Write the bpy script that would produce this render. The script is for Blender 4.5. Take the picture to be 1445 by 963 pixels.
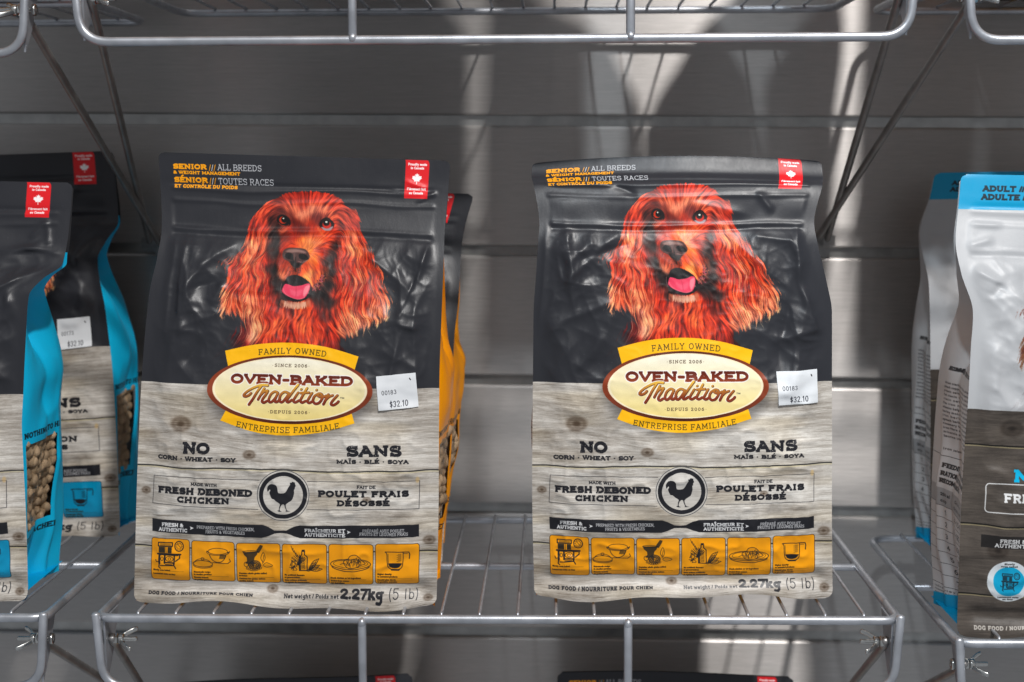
import bpy, bmesh, math, random
import numpy as np
from mathutils import Vector, Matrix

for o in list(bpy.data.objects): bpy.data.objects.remove(o)
SC = bpy.context.scene
COL = SC.collection

# ---------------------------------------------------------------- camera
F_PX, CX, CY, CZ, YAW, PITCH, ROLL = 2158.6, .0437, -1.1314, .3383, .0267, .1122, -.0045
def cam_dir(u, v):
    """direction of a photo pixel offset (right, down) from the picture centre, world axes: x right, y away, z up"""
    c, s = math.cos(ROLL), math.sin(ROLL)
    u, v = c*u+s*v, -s*u+c*v
    x, fw, up = u/F_PX, 1.0, -v/F_PX
    c, s = math.cos(PITCH), math.sin(PITCH)
    y, z = c*fw+s*up, -s*fw+c*up
    c, s = math.cos(YAW), math.sin(YAW)
    return Vector((c*x-s*y, s*x+c*y, z))
def at(px, py, Y):
    """world point on the plane at distance Y that shows at photo pixel (px, py)"""
    d = cam_dir(px-722.5, py-481.5)
    t = (Y-CY)/d.y
    return Vector((CX+t*d.x, Y, CZ+t*d.z))
cam_d = bpy.data.cameras.new('camera'); cam = bpy.data.objects.new('camera', cam_d); COL.objects.link(cam)
fwd = cam_dir(0, 0).normalized(); rt = (cam_dir(1000, 0)-cam_dir(0, 0)).normalized(); up = rt.cross(fwd)
cam.matrix_world = Matrix(((rt.x, up.x, -fwd.x, CX), (rt.y, up.y, -fwd.y, CY), (rt.z, up.z, -fwd.z, CZ), (0, 0, 0, 1)))
cam_d.sensor_width = 36; cam_d.lens = F_PX/1445*36; cam_d.clip_start = .05; cam_d.clip_end = 50
cam_d.dof.use_dof = True; cam_d.dof.focus_distance = 1.155; cam_d.dof.aperture_fstop = 7.1
SC.camera = cam

# ---------------------------------------------------------------- light
W = bpy.data.worlds.new('World'); SC.world = W; W.use_nodes = True
nt = W.node_tree; bg = nt.nodes['Background']
bg.inputs[0].default_value = (.80, .84, .90, 1); bg.inputs[1].default_value = .39
def lamp(kind, name, loc, target, energy, color=(1, 1, 1), size=.1, size_y=None, spot=60, blend=.6):
    d = bpy.data.lights.new(name, kind); d.energy = energy; d.color = color
    if kind == 'AREA':
        d.shape = 'RECTANGLE'; d.size = size; d.size_y = size_y or size
    else: d.shadow_soft_size = size
    if kind == 'SPOT': d.spot_size = math.radians(spot); d.spot_blend = blend
    o = bpy.data.objects.new(name, d); COL.objects.link(o); o.location = loc
    o.rotation_euler = (Vector(target)-Vector(loc)).to_track_quat('-Z', 'Y').to_euler()
    return o
# ceiling track spots of the shop, behind and above the camera
lamp('SPOT', 'ceiling_spot_light', (.72, -1.75, 2.40), (.05, .2, .2), 300, (1, .975, .95), .06, spot=48)
lamp('SPOT', 'ceiling_spot_light', (-.10, -1.75, 2.25), (.50, .3, .25), 130, (.84, .93, 1), .06, spot=24, blend=1)
lamp('AREA', 'soft_fill_light', (-.5, -2.2, 2.5), (0, 0, .15), 5, (1, .99, .97), 1.6, .9)  # broad soft fill added, not a known fixture of the shop

SC.view_settings.view_transform = 'Standard'; SC.view_settings.look = 'None'
SC.view_settings.exposure = 0.0; SC.view_settings.gamma = 1.0
SC.render.engine = 'CYCLES'
SC.render.resolution_x = 1024; SC.render.resolution_y = 682

# ---------------------------------------------------------------- artwork drawn in code (flat print on the bags)
def vnoise(h, w, fx, fy, seed, ox=None, oy=None):
    """value noise, fx / fy = feature size in pixels; ox / oy optional warped coordinates"""
    r = np.random.RandomState(seed)
    if ox is None:
        oy, ox = np.mgrid[0:h, 0:w].astype(np.float32)
    gx = ox / fx; gy = oy / fy
    n = 256
    T = r.rand(n, n).astype(np.float32)
    ix = np.floor(gx).astype(int); iy = np.floor(gy).astype(int)
    tx = gx - ix; ty = gy - iy
    tx = tx*tx*(3-2*tx); ty = ty*ty*(3-2*ty)
    a = T[iy % n, ix % n]; b = T[iy % n, (ix+1) % n]; c = T[(iy+1) % n, ix % n]; d = T[(iy+1) % n, (ix+1) % n]
    return ((a*(1-tx)+b*tx)*(1-ty)+(c*(1-tx)+d*tx)*ty)

def blur(a, r):
    """three box passes"""
    r = int(max(1, r))
    for _ in range(3):
        for ax in (0, 1):
            p = [(0, 0)]*a.ndim; p[ax] = (r+1, r)
            c = np.cumsum(np.pad(a, p, mode='edge'), axis=ax, dtype=np.float64)
            n = a.shape[ax]
            a = (np.take(c, range(2*r+1, 2*r+1+n), ax) - np.take(c, range(0, n), ax))/(2*r+1)
    return a.astype(np.float32)

def C255(c): return np.array(c, np.float32)/255.0

class Canvas:
    def __init__(s, W, H, S, bg=(255, 255, 255)):
        s.S = S; s.w = int(W*S); s.h = int(H*S); s.a = np.empty((s.h, s.w, 3), np.float32); s.a[:] = C255(bg)
    def _box(s, x0, y0, x1, y1):
        x0 = max(0, int(x0*s.S)-2); y0 = max(0, int(y0*s.S)-2); x1 = min(s.w, int(x1*s.S)+3); y1 = min(s.h, int(y1*s.S)+3)
        if x1 <= x0 or y1 <= y0: return None
        yy, xx = np.mgrid[y0:y1, x0:x1].astype(np.float32)
        return x0, y0, x1, y1, (xx+.5)/s.S, (yy+.5)/s.S
    def put(s, b, cov, col, alpha=1.0):
        x0, y0, x1, y1 = b[:4]
        cov = np.clip(cov, 0, 1)[..., None]*alpha
        col = col if isinstance(col, np.ndarray) and col.ndim == 3 else C255(col)
        s.a[y0:y1, x0:x1] = s.a[y0:y1, x0:x1]*(1-cov)+col*cov
    def poly(s, pts, col, alpha=1.0, soft=0.0):
        P = np.array(pts, np.float32); m = soft*2
        b = s._box(P[:, 0].min()-m, P[:, 1].min()-m, P[:, 0].max()+m, P[:, 1].max()+m)
        if b is None: return
        d = polysdf(b[4], b[5], P)
        k = s.S if soft == 0 else 1/(2*soft)
        s.put(b, .5-d*k, col, alpha)
    def line(s, pts, w, col, alpha=1.0, soft=0.0):
        P = np.array(pts, np.float32); m = w+soft*2
        b = s._box(P[:, 0].min()-m, P[:, 1].min()-m, P[:, 0].max()+m, P[:, 1].max()+m)
        if b is None: return
        d = linesdf(b[4], b[5], P)-w/2
        k = s.S if soft == 0 else 1/(2*soft)
        s.put(b, .5-d*k, col, alpha*min(1, max(.35, w*s.S)))
    def ell(s, cx, cy, rx, ry, col, ang=0.0, alpha=1.0, soft=0.0, ring=None):
        m = max(rx, ry)+soft*2+(ring or 0)
        b = s._box(cx-m, cy-m, cx+m, cy+m)
        if b is None: return
        c, n = math.cos(ang), math.sin(ang)
        dx = b[4]-cx; dy = b[5]-cy
        u = (dx*c+dy*n)/rx; v = (-dx*n+dy*c)/ry
        q = np.sqrt(u*u+v*v)+1e-6
        g = np.sqrt((u/rx)**2+(v/ry)**2)/q+1e-6
        d = (q-1)/g
        if ring: d = np.abs(d)-ring/2
        k = s.S if soft == 0 else 1/(2*soft)
        s.put(b, .5-d*k, col, alpha)
    def rrect(s, x0, y0, x1, y1, r, col, alpha=1.0, ring=None):
        b = s._box(x0-2, y0-2, x1+2, y1+2)
        if b is None: return
        cx, cy = (x0+x1)/2, (y0+y1)/2
        qx = np.abs(b[4]-cx)-(x1-x0)/2+r; qy = np.abs(b[5]-cy)-(y1-y0)/2+r
        d = np.minimum(np.maximum(qx, qy), 0)+np.sqrt(np.maximum(qx, 0)**2+np.maximum(qy, 0)**2)-r
        if ring: d = np.abs(d)-ring/2
        s.put(b, .5-d*s.S, col, alpha)

def linesdf(X, Y, P):
    d = np.full(X.shape, 1e9, np.float32)
    if len(P) == 1: return np.hypot(X-P[0, 0], Y-P[0, 1])
    for i in range(len(P)-1):
        ax, ay = P[i]; bx, by = P[i+1]
        vx, vy = bx-ax, by-ay; L = vx*vx+vy*vy+1e-9
        t = np.clip(((X-ax)*vx+(Y-ay)*vy)/L, 0, 1)
        d = np.minimum(d, (X-ax-t*vx)**2+(Y-ay-t*vy)**2)
    return np.sqrt(d)

def polysdf(X, Y, P):
    n = len(P); ins = np.zeros(X.shape, bool)
    for i in range(n):
        ax, ay = P[i]; bx, by = P[(i+1) % n]
        if ay == by: continue
        ins ^= ((ay > Y) != (by > Y)) & (X < (bx-ax)*(Y-ay)/(by-ay)+ax)
    d = linesdf(X, Y, np.vstack([P, P[:1]]))
    return np.where(ins, -d, d)

def smooth_pts(P, n=6, closed=False):
    P = [tuple(p) for p in P]; out = []
    m = len(P)
    for i in range(m if closed else m-1):
        if closed: p0, p1, p2, p3 = P[i-1], P[i], P[(i+1) % m], P[(i+2) % m]
        else: p0, p1, p2, p3 = P[max(0, i-1)], P[i], P[i+1], P[min(m-1, i+2)]
        for k in range(n):
            t = k/n
            out.append(tuple(.5*((2*b)+(-a+c)*t+(2*a-5*b+4*c-d)*t*t+(-a+3*b-3*c+d)*t**3) for a, b, c, d in zip(p0, p1, p2, p3)))
    if not closed: out.append(P[-1])
    return out

def arc(cx, cy, rx, ry, a0, a1, n=12):
    return [(cx+rx*math.cos(math.radians(a0+(a1-a0)*i/n)), cy+ry*math.sin(math.radians(a0+(a1-a0)*i/n))) for i in range(n+1)]

# glyph: (advance width, [polylines], [(x, y, half) horizontal slabs], [(x, y0, y1) vertical ticks]); y 0 = cap line, 1 = base line
def _glyphs():
    G = {}
    s = .17
    def g(ch, w, L, S=(), V=()): G[ch] = (w, L, list(S), list(V))
    g('A', .86, [[(.1, 1), (.43, 0), (.76, 1)], [(.22, .66), (.64, .66)]], [(.1, 1, .14), (.76, 1, .14), (.36, 0, .12)])
    B = [[(.16, 0), (.16, 1)], [(.16, 0)]+arc(.46, .24, .24, .24, -90, 90)+[(.16, .48)], [(.16, .48)]+arc(.5, .74, .26, .26, -90, 90)+[(.16, 1)]]
    g('B', .84, B, [(.12, 0, .12), (.12, 1, .12)])
    g('C', .84, [arc(.46, .5, .34, .5, -42, -318, 18)], (), [(.74, .02, .34), (.74, .72, .98)])
    g('D', .88, [[(.16, 0), (.16, 1)], [(.16, 0)]+arc(.38, .5, .4, .5, -90, 90, 14)+[(.16, 1)]], [(.12, 0, .12), (.12, 1, .12)])
    g('E', .80, [[(.7, 0), (.16, 0), (.16, 1), (.72, 1)], [(.16, .49), (.54, .49)]], [(.12, 0, .12), (.12, 1, .12)], [(.7, 0, .27), (.73, .73, 1), (.54, .36, .62)])
    g('F', .76, [[(.68, 0), (.16, 0), (.16, 1)], [(.16, .51), (.54, .51)]], [(.12, 0, .12), (.16, 1, s)], [(.69, 0, .28), (.54, .38, .64)])
    g('G', .90, [arc(.46, .5, .34, .5, -42, -300, 18), [(.74, .58), (.74, 1)]], [(.7, .56, .17)], [(.74, .02, .32)])
    g('H', .94, [[(.18, 0), (.18, 1)], [(.76, 0), (.76, 1)], [(.18, .5), (.76, .5)]], [(.18, 0, s), (.18, 1, s), (.76, 0, s), (.76, 1, s)])
    g('I', .44, [[(.22, 0), (.22, 1)]], [(.22, 0, .18), (.22, 1, .18)])
    g('J', .62, [[(.42, 0), (.42, .7)]+arc(.24, .72, .18, .28, 0, 150, 8)], [(.42, 0, s)])
    g('K', .90, [[(.18, 0), (.18, 1)], [(.72, 0), (.2, .6)], [(.38, .42), (.76, 1)]], [(.18, 0, s), (.18, 1, s), (.7, 0, .15), (.76, 1, .15)])
    g('L', .74, [[(.18, 0), (.18, 1), (.68, 1)]], [(.18, 0, s), (.14, 1, .12)], [(.69, .68, 1)])
    g('M', 1.06, [[(.16, 1), (.18, 0), (.53, .8), (.88, 0), (.9, 1)]], [(.16, 1, .14), (.9, 1, .14), (.12, 0, .1), (.94, 0, .1)])
    g('N', .94, [[(.18, 1), (.18, 0), (.76, 1), (.76, 0)]], [(.18, 1, s), (.12, 0, .1), (.76, 0, s)])
    g('O', .90, [arc(.45, .5, .35, .5, 0, 360, 24)])
    g('P', .80, [[(.18, 0), (.18, 1)], [(.18, 0)]+arc(.46, .28, .26, .28, -90, 90)+[(.18, .56)]], [(.14, 0, .12), (.2, 1, s)])
    g('Q', .90, [arc(.45, .5, .35, .5, 0, 360, 24), [(.5, .72), (.82, 1.05)]])
    g('R', .88, [[(.18, 0), (.18, 1)], [(.18, 0)]+arc(.46, .26, .25, .26, -90, 90)+[(.18, .52)], [(.46, .52), (.72, 1)]], [(.14, 0, .12), (.18, 1, s), (.74, 1, .12)])
    S = arc(.4, .26, .27, .26, -25, -225, 10)+arc(.42, .74, .28, .26, -60, 155, 12)
    g('S', .78, [S], (), [(.66, .02, .28), (.14, .72, .98)])
    g('T', .84, [[(.1, 0), (.74, 0)], [(.42, 0), (.42, 1)]], [(.42, 1, s)], [(.1, 0, .3), (.74, 0, .3)])
    g('U', .90, [[(.18, 0), (.18, .62)]+arc(.45, .64, .27, .36, 180, 0, 12)+[(.72, 0)]], [(.18, 0, s), (.72, 0, s)])
    g('V', .86, [[(.1, 0), (.43, 1), (.76, 0)]], [(.12, 0, .14), (.74, 0, .14)])
    g('W', 1.2, [[(.1, 0), (.36, 1), (.6, .12), (.84, 1), (1.1, 0)]], [(.12, 0, .14), (.6, .05, .14), (1.08, 0, .14)])
    g('X', .86, [[(.14, 0), (.74, 1)], [(.72, 0), (.12, 1)]], [(.14, 0, .14), (.72, 0, .14), (.12, 1, .14), (.74, 1, .14)])
    g('Y', .86, [[(.12, 0), (.43, .52), (.74, 0)], [(.43, .52), (.43, 1)]], [(.14, 0, .14), (.72, 0, .14), (.43, 1, s)])
    g('Z', .78, [[(.12, 0), (.66, 0), (.12, 1), (.68, 1)]], (), [(.13, 0, .28), (.68, .7, 1)])
    g('&', .92, [[(.82, 1), (.3, .32)]+arc(.4, .2, .17, .2, 160, 380, 10)+[(.5, .4), (.2, .62)]+arc(.36, .76, .22, .24, 200, 60, 10)[:0]+[(.16, .78), (.24, .97), (.44, 1), (.62, .86), (.76, .55)]], [(.76, .5, .13)])
    g('0', .74, [arc(.37, .5, .26, .5, 0, 360, 22)])
    g('1', .5, [[(.1, .2), (.28, 0), (.28, 1)]], [(.28, 1, .18)])
    g('2', .74, [arc(.36, .28, .24, .28, -170, 30, 10)+[(.14, .96), (.64, 1)]], (), [(.65, .76, 1)])
    g('3', .72, [arc(.34, .25, .22, .25, -160, 80, 10), arc(.34, .74, .25, .26, -80, 150, 10)])
    g('4', .76, [[(.5, 1), (.5, 0), (.1, .7), (.7, .7)]], [(.5, 1, .14)])
    g('5', .72, [[(.6, 0), (.18, 0), (.15, .45)]+arc(.34, .68, .26, .32, -120, 150, 12)])
    g('6', .74, [arc(.37, .68, .25, .32, 0, 360, 16), [(.12, .66), (.18, .3), (.34, .06), (.56, 0)]])
    g('7', .7, [[(.12, 0), (.62, 0), (.28, 1)]], (), [(.13, 0, .26)])
    g('8', .74, [arc(.37, .25, .21, .25, 0, 360, 14), arc(.37, .74, .26, .26, 0, 360, 16)])
    g('9', .74, [arc(.37, .32, .25, .32, 0, 360, 16), [(.62, .34), (.56, .7), (.4, .94), (.18, 1)]])
    g('.', .3, [[(.14, .98), (.16, .98)]]); g(',', .3, [[(.16, .96), (.1, 1.16)]])
    g('-', .5, [[(.1, .56), (.4, .56)]]); g('/', .3, [[(.06, 1), (.26, 0)]]); g('\u00b7', .5, [[(.24, .55), (.26, .55)]])
    g('(', .36, [arc(.42, .55, .26, .65, 240, 120, 10)]); g(')', .36, [arc(-.06, .55, .26, .65, -60, 60, 10)])
    g('$', .7, [arc(.36, .3, .22, .2, -20, -240, 8)+arc(.36, .7, .22, .2, -60, 160, 8), [(.36, -.05), (.36, 1.05)]])
    g(' ', .36, []); g("'", .2, [[(.1, 0), (.1, .2)]]); g('|', .2, [[(.1, 0), (.1, 1)]])
    x = .36
    def o(cx=.33, r=.22): return arc(cx, (x+1)/2, r, (1-x)/2, 0, 360, 16)
    g('a', .66, [[(.16, .44), (.3, x), (.44, .42), (.48, .55), (.48, 1)], arc(.3, .8, .18, .2, 0, 360, 12)], [(.54, 1, .08)])
    g('b', .7, [[(.16, 0), (.16, 1)], o(.36)], [(.1, 0, .08)]); g('c', .6, [arc(.33, (x+1)/2, .22, (1-x)/2, -50, -310, 14)])
    g('d', .7, [[(.54, 0), (.54, 1)], o(.32)], [(.48, 0, .08), (.6, 1, .07)])
    g('e', .64, [[(.12, .68), (.54, .66)]+arc(.33, (x+1)/2, .21, (1-x)/2, 0, -310, 14)])
    g('f', .46, [[(.46, .06), (.34, 0), (.22, .14), (.22, 1)], [(.06, x), (.4, x)]], [(.22, 1, .13)])
    g('g', .66, [arc(.32, .64, .2, .26, 0, 360, 14), [(.52, .36), (.52, 1.1), (.4, 1.28), (.14, 1.24)]], [(.6, .38, .06)])
    g('h', .72, [[(.16, 0), (.16, 1)], [(.16, .6), (.32, x), (.5, .48), (.52, 1)]], [(.1, 0, .08), (.16, 1, .12), (.54, 1, .12)])
    g('i', .36, [[(.18, x), (.18, 1)], [(.18, .1), (.18, .12)]], [(.12, x, .07), (.18, 1, .13)])
    g('j', .36, [[(.2, x), (.2, 1.15), (.04, 1.25)], [(.2, .1), (.2, .12)]])
    g('k', .7, [[(.16, 0), (.16, 1)], [(.5, x), (.18, .74)], [(.3, .64), (.56, 1)]], [(.1, 0, .08), (.16, 1, .12), (.5, x, .12), (.56, 1, .11)])
    g('l', .36, [[(.18, 0), (.18, 1)]], [(.12, 0, .07), (.18, 1, .13)])
    g('m', 1.0, [[(.16, x), (.16, 1)], [(.16, .55), (.3, x), (.44, .44), (.48, .6), (.48, 1)], [(.48, .55), (.62, x), (.76, .44), (.8, .6), (.8, 1)]], [(.1, x, .07), (.16, 1, .11), (.48, 1, .1), (.82, 1, .11)])
    g('n', .72, [[(.16, x), (.16, 1)], [(.16, .58), (.32, x), (.5, .46), (.52, .62), (.52, 1)]], [(.1, x, .07), (.16, 1, .12), (.54, 1, .12)])
    g('o', .66, [o()]); g('p', .7, [[(.16, x), (.16, 1.3)], o(.36)], [(.1, x, .07), (.16, 1.3, .12)])
    g('q', .7, [[(.54, x), (.54, 1.3)], o(.32)]); g('r', .52, [[(.18, x), (.18, 1)], [(.18, .6), (.3, .4), (.46, x)]], [(.12, x, .07), (.18, 1, .13)])
    g('s', .56, [[(.44, .44), (.28, x), (.14, .5), (.26, .64), (.42, .78), (.4, .96), (.24, 1), (.1, .92)]])
    g('t', .46, [[(.22, .14), (.22, .9), (.32, 1), (.44, .96)], [(.06, x), (.42, x)]])
    g('u', .72, [[(.16, x), (.16, .8), (.28, 1), (.44, .92), (.54, .76)], [(.54, x), (.54, 1)]], [(.1, x, .07), (.48, x, .07), (.6, 1, .07)])
    g('v', .64, [[(.1, x), (.32, 1), (.54, x)]], [(.12, x, .1), (.52, x, .1)]); g('w', .9, [[(.1, x), (.28, 1), (.45, .45), (.62, 1), (.8, x)]], [(.12, x, .1), (.78, x, .1)])
    g('x', .62, [[(.12, x), (.5, 1)], [(.5, x), (.1, 1)]]); g('y', .64, [[(.1, x), (.32, .98)], [(.54, x), (.24, 1.24), (.1, 1.28)]], [(.12, x, .1), (.52, x, .1)])
    g('z', .58, [[(.12, x), (.48, x), (.1, 1), (.5, 1)]])
    for ch, base, k in (('É', 'E', 1), ('é', 'e', 1), ('È', 'E', 2), ('è', 'e', 2), ('Ô', 'O', 3), ('ô', 'o', 3), ('Ï', 'I', 4), ('Î', 'I', 3), ('À', 'A', 2)):
        w, L, S_, V = G[base]; c = w*.48; y = -.2 if base.isupper() else .12
        acc = {1: [[(c-.06, y+.07), (c+.12, y-.09)]], 2: [[(c-.12, y-.09), (c+.06, y+.07)]], 3: [[(c-.16, y+.06), (c, y-.08), (c+.16, y+.06)]], 4: [[(c-.13, y), (c-.12, y)], [(c+.12, y), (c+.13, y)]]}[k]
        G[ch] = (w, L+acc, S_, V)
    return G
GLY = _glyphs()

def text_width(t, trk=0.0): return sum(GLY.get(c, GLY[' '])[0]+trk for c in t)-trk

def text(cv, t, x0, x1, y, h, wt=.2, col=(0, 0, 0), slab=True, trk=0.04, align='fit', curve=None, outline=None, ang=0.0, alpha=1.0, wear=0.0):
    """baseline y, cap height h; 'fit' squeezes the text into x0..x1; curve(xc) -> (y, angle)"""
    wt = wt*1.13 if wt >= .2 and slab else wt
    nat = text_width(t, trk)*h
    if align == 'fit': xs = (x1-x0)/nat
    else:
        xs = x1 if isinstance(x1, float) and align != 'fit' else 1.0
        tot = nat*xs
        x0 = x0-(tot/2 if align == 'c' else tot if align == 'r' else 0)
    cur = x0
    passes = [(outline[0], outline[1])] if outline else []
    items = []
    for ch in t:
        w, L, S_, V = GLY.get(ch, GLY[' '])
        items.append((cur, w, L, S_, V)); cur += (w+trk)*h*xs
    def draw(extra, colr):
        W = wt*h; th = W*.78
        for cx0, w, L, S_, V in items:
            if not L: continue
            xc = cx0+w*h*xs/2
            if curve: yb, an = curve(xc)
            else: yb, an = y+math.tan(ang)*(xc-(x0+cur)/2), ang
            m = h*.45+extra
            hw = w*h*xs/2+m
            b = cv._box(xc-hw, yb-h-m, xc+hw, yb+m)
            if b is None: continue
            c, n = math.cos(an), math.sin(an)
            dx = b[4]-xc; dy = b[5]-yb
            lx = dx*c+dy*n+w*h*xs/2; ly = -dx*n+dy*c+h
            def MY(v): return W/2+v*(h-W) if 0 <= v <= 1 else v*h
            d = None
            for P in L:
                q = np.array([(px*h*xs, MY(py)) for px, py in P], np.float32)
                e = linesdf(lx, ly, q)-W/2
                d = e if d is None else np.minimum(d, e)
            if slab:
                for sx, sy, hf in S_:
                    yy = (th/2 if sy == 0 else h-th/2 if sy == 1 else sy*h)
                    e = np.maximum(np.abs(lx-sx*h*xs)-max(hf*h*xs, W*.62), np.abs(ly-yy)-th/2); d = np.minimum(d, e)
                for vx, v0, v1 in V:
                    ya, yb2 = v0*h, v1*h
                    e = np.maximum(np.abs(lx-vx*h*xs)-W*.36, np.abs(ly-(ya+yb2)/2)-(yb2-ya)/2); d = np.minimum(d, e)
            cov = .5-(d-extra)*cv.S
            if wear: cov = cov*(vnoise(cov.shape[0], cov.shape[1], 3, 3, 5, b[4]*cv.S, b[5]*cv.S) > wear)
            cc = colr(b) if callable(colr) else colr
            cv.put(b, cov, cc, alpha)
    if outline: draw(outline[0], outline[1])
    draw(0.0, col)

LEAF = [(0, -1), (.14, -.72), (.33, -.82), (.27, -.42), (.48, -.62), (.54, -.48), (.8, -.52), (.72, -.28), (.86, -.18), (.42, .2), (.47, .36), (.06, .3), (.06, .78), (-.06, .78), (-.06, .3), (-.47, .36), (-.42, .2), (-.86, -.18), (-.72, -.28), (-.8, -.52), (-.54, -.48), (-.48, -.62), (-.27, -.42), (-.33, -.82), (-.14, -.72)]
ROOSTER = [(255, 430), (250, 380), (275, 330), (320, 308), (375, 315), (405, 350), (415, 400), (425, 450), (470, 460), (520, 450), (550, 420), (580, 360), (605, 320), (600, 290), (625, 285), (640, 270), (660, 275), (680, 280), (683, 300), (690, 320), (696, 338), (684, 350), (680, 385), (668, 400), (672, 450), (660, 510), (640, 560), (600, 590), (560, 620), (545, 650), (560, 710), (580, 735), (620, 742), (560, 748), (545, 742), (555, 730), (530, 670), (525, 640), (500, 632), (485, 640), (465, 670), (452, 720), (470, 742), (488, 750), (440, 750), (415, 733), (438, 730), (445, 670), (455, 630), (400, 590), (360, 555), (325, 545), (300, 500), (285, 450), (300, 420), (290, 400), (265, 430)]

# photo pixels of the left front bag -> print coordinates (425 x 640 units)
def PM(x, y):
    xl = np.interp(y, [215, 330, 400, 540, 700, 855], [223, 227, 215, 199, 193, 190])
    xr = np.interp(y, [225, 340, 540, 700, 857], [635, 626, 620, 619, 617])
    X = (x-xl)/(xr-xl)*425
    yt = 215+(x-223)/412*12; yb = 850+(x-190)/427*7
    return X, (y-yt)/(yb-yt)*640
def PP(pts): return [PM(*p) for p in pts]
def c3(x, y): return 180+x/3.01, 640+y/3.01

def blend_points(cx, cy, pts, vals, sig):
    """gaussian blend of control values at cx, cy"""
    num = 0; den = 1e-9
    for (px, py), v, s in zip(pts, vals, sig):
        w = np.exp(-((cx-px)**2+(cy-py)**2)/(2*s*s))+1e-7/(1+((cx-px)**2+(cy-py)**2)/400)
        num = num+w[..., None]*np.array(v, np.float32); den = den+w
    return num/den[..., None]

def lic(noise, vx, vy, L, step=1.0):
    h, w = noise.shape
    yy, xx = np.mgrid[0:h, 0:w].astype(np.float32)
    acc = noise.copy(); tot = 1.0
    for sgn in (1, -1):
        x = xx.copy(); y = yy.copy()
        for k in range(L):
            ix = np.clip(x.astype(int), 0, w-1); iy = np.clip(y.astype(int), 0, h-1)
            x = x+sgn*step*vx[iy, ix]; y = y+sgn*step*vy[iy, ix]
            ix = np.clip(x.astype(int), 0, w-1); iy = np.clip(y.astype(int), 0, h-1)
            wt = 1-k/L
            acc += noise[iy, ix]*wt; tot += wt
    return acc/tot

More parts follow.
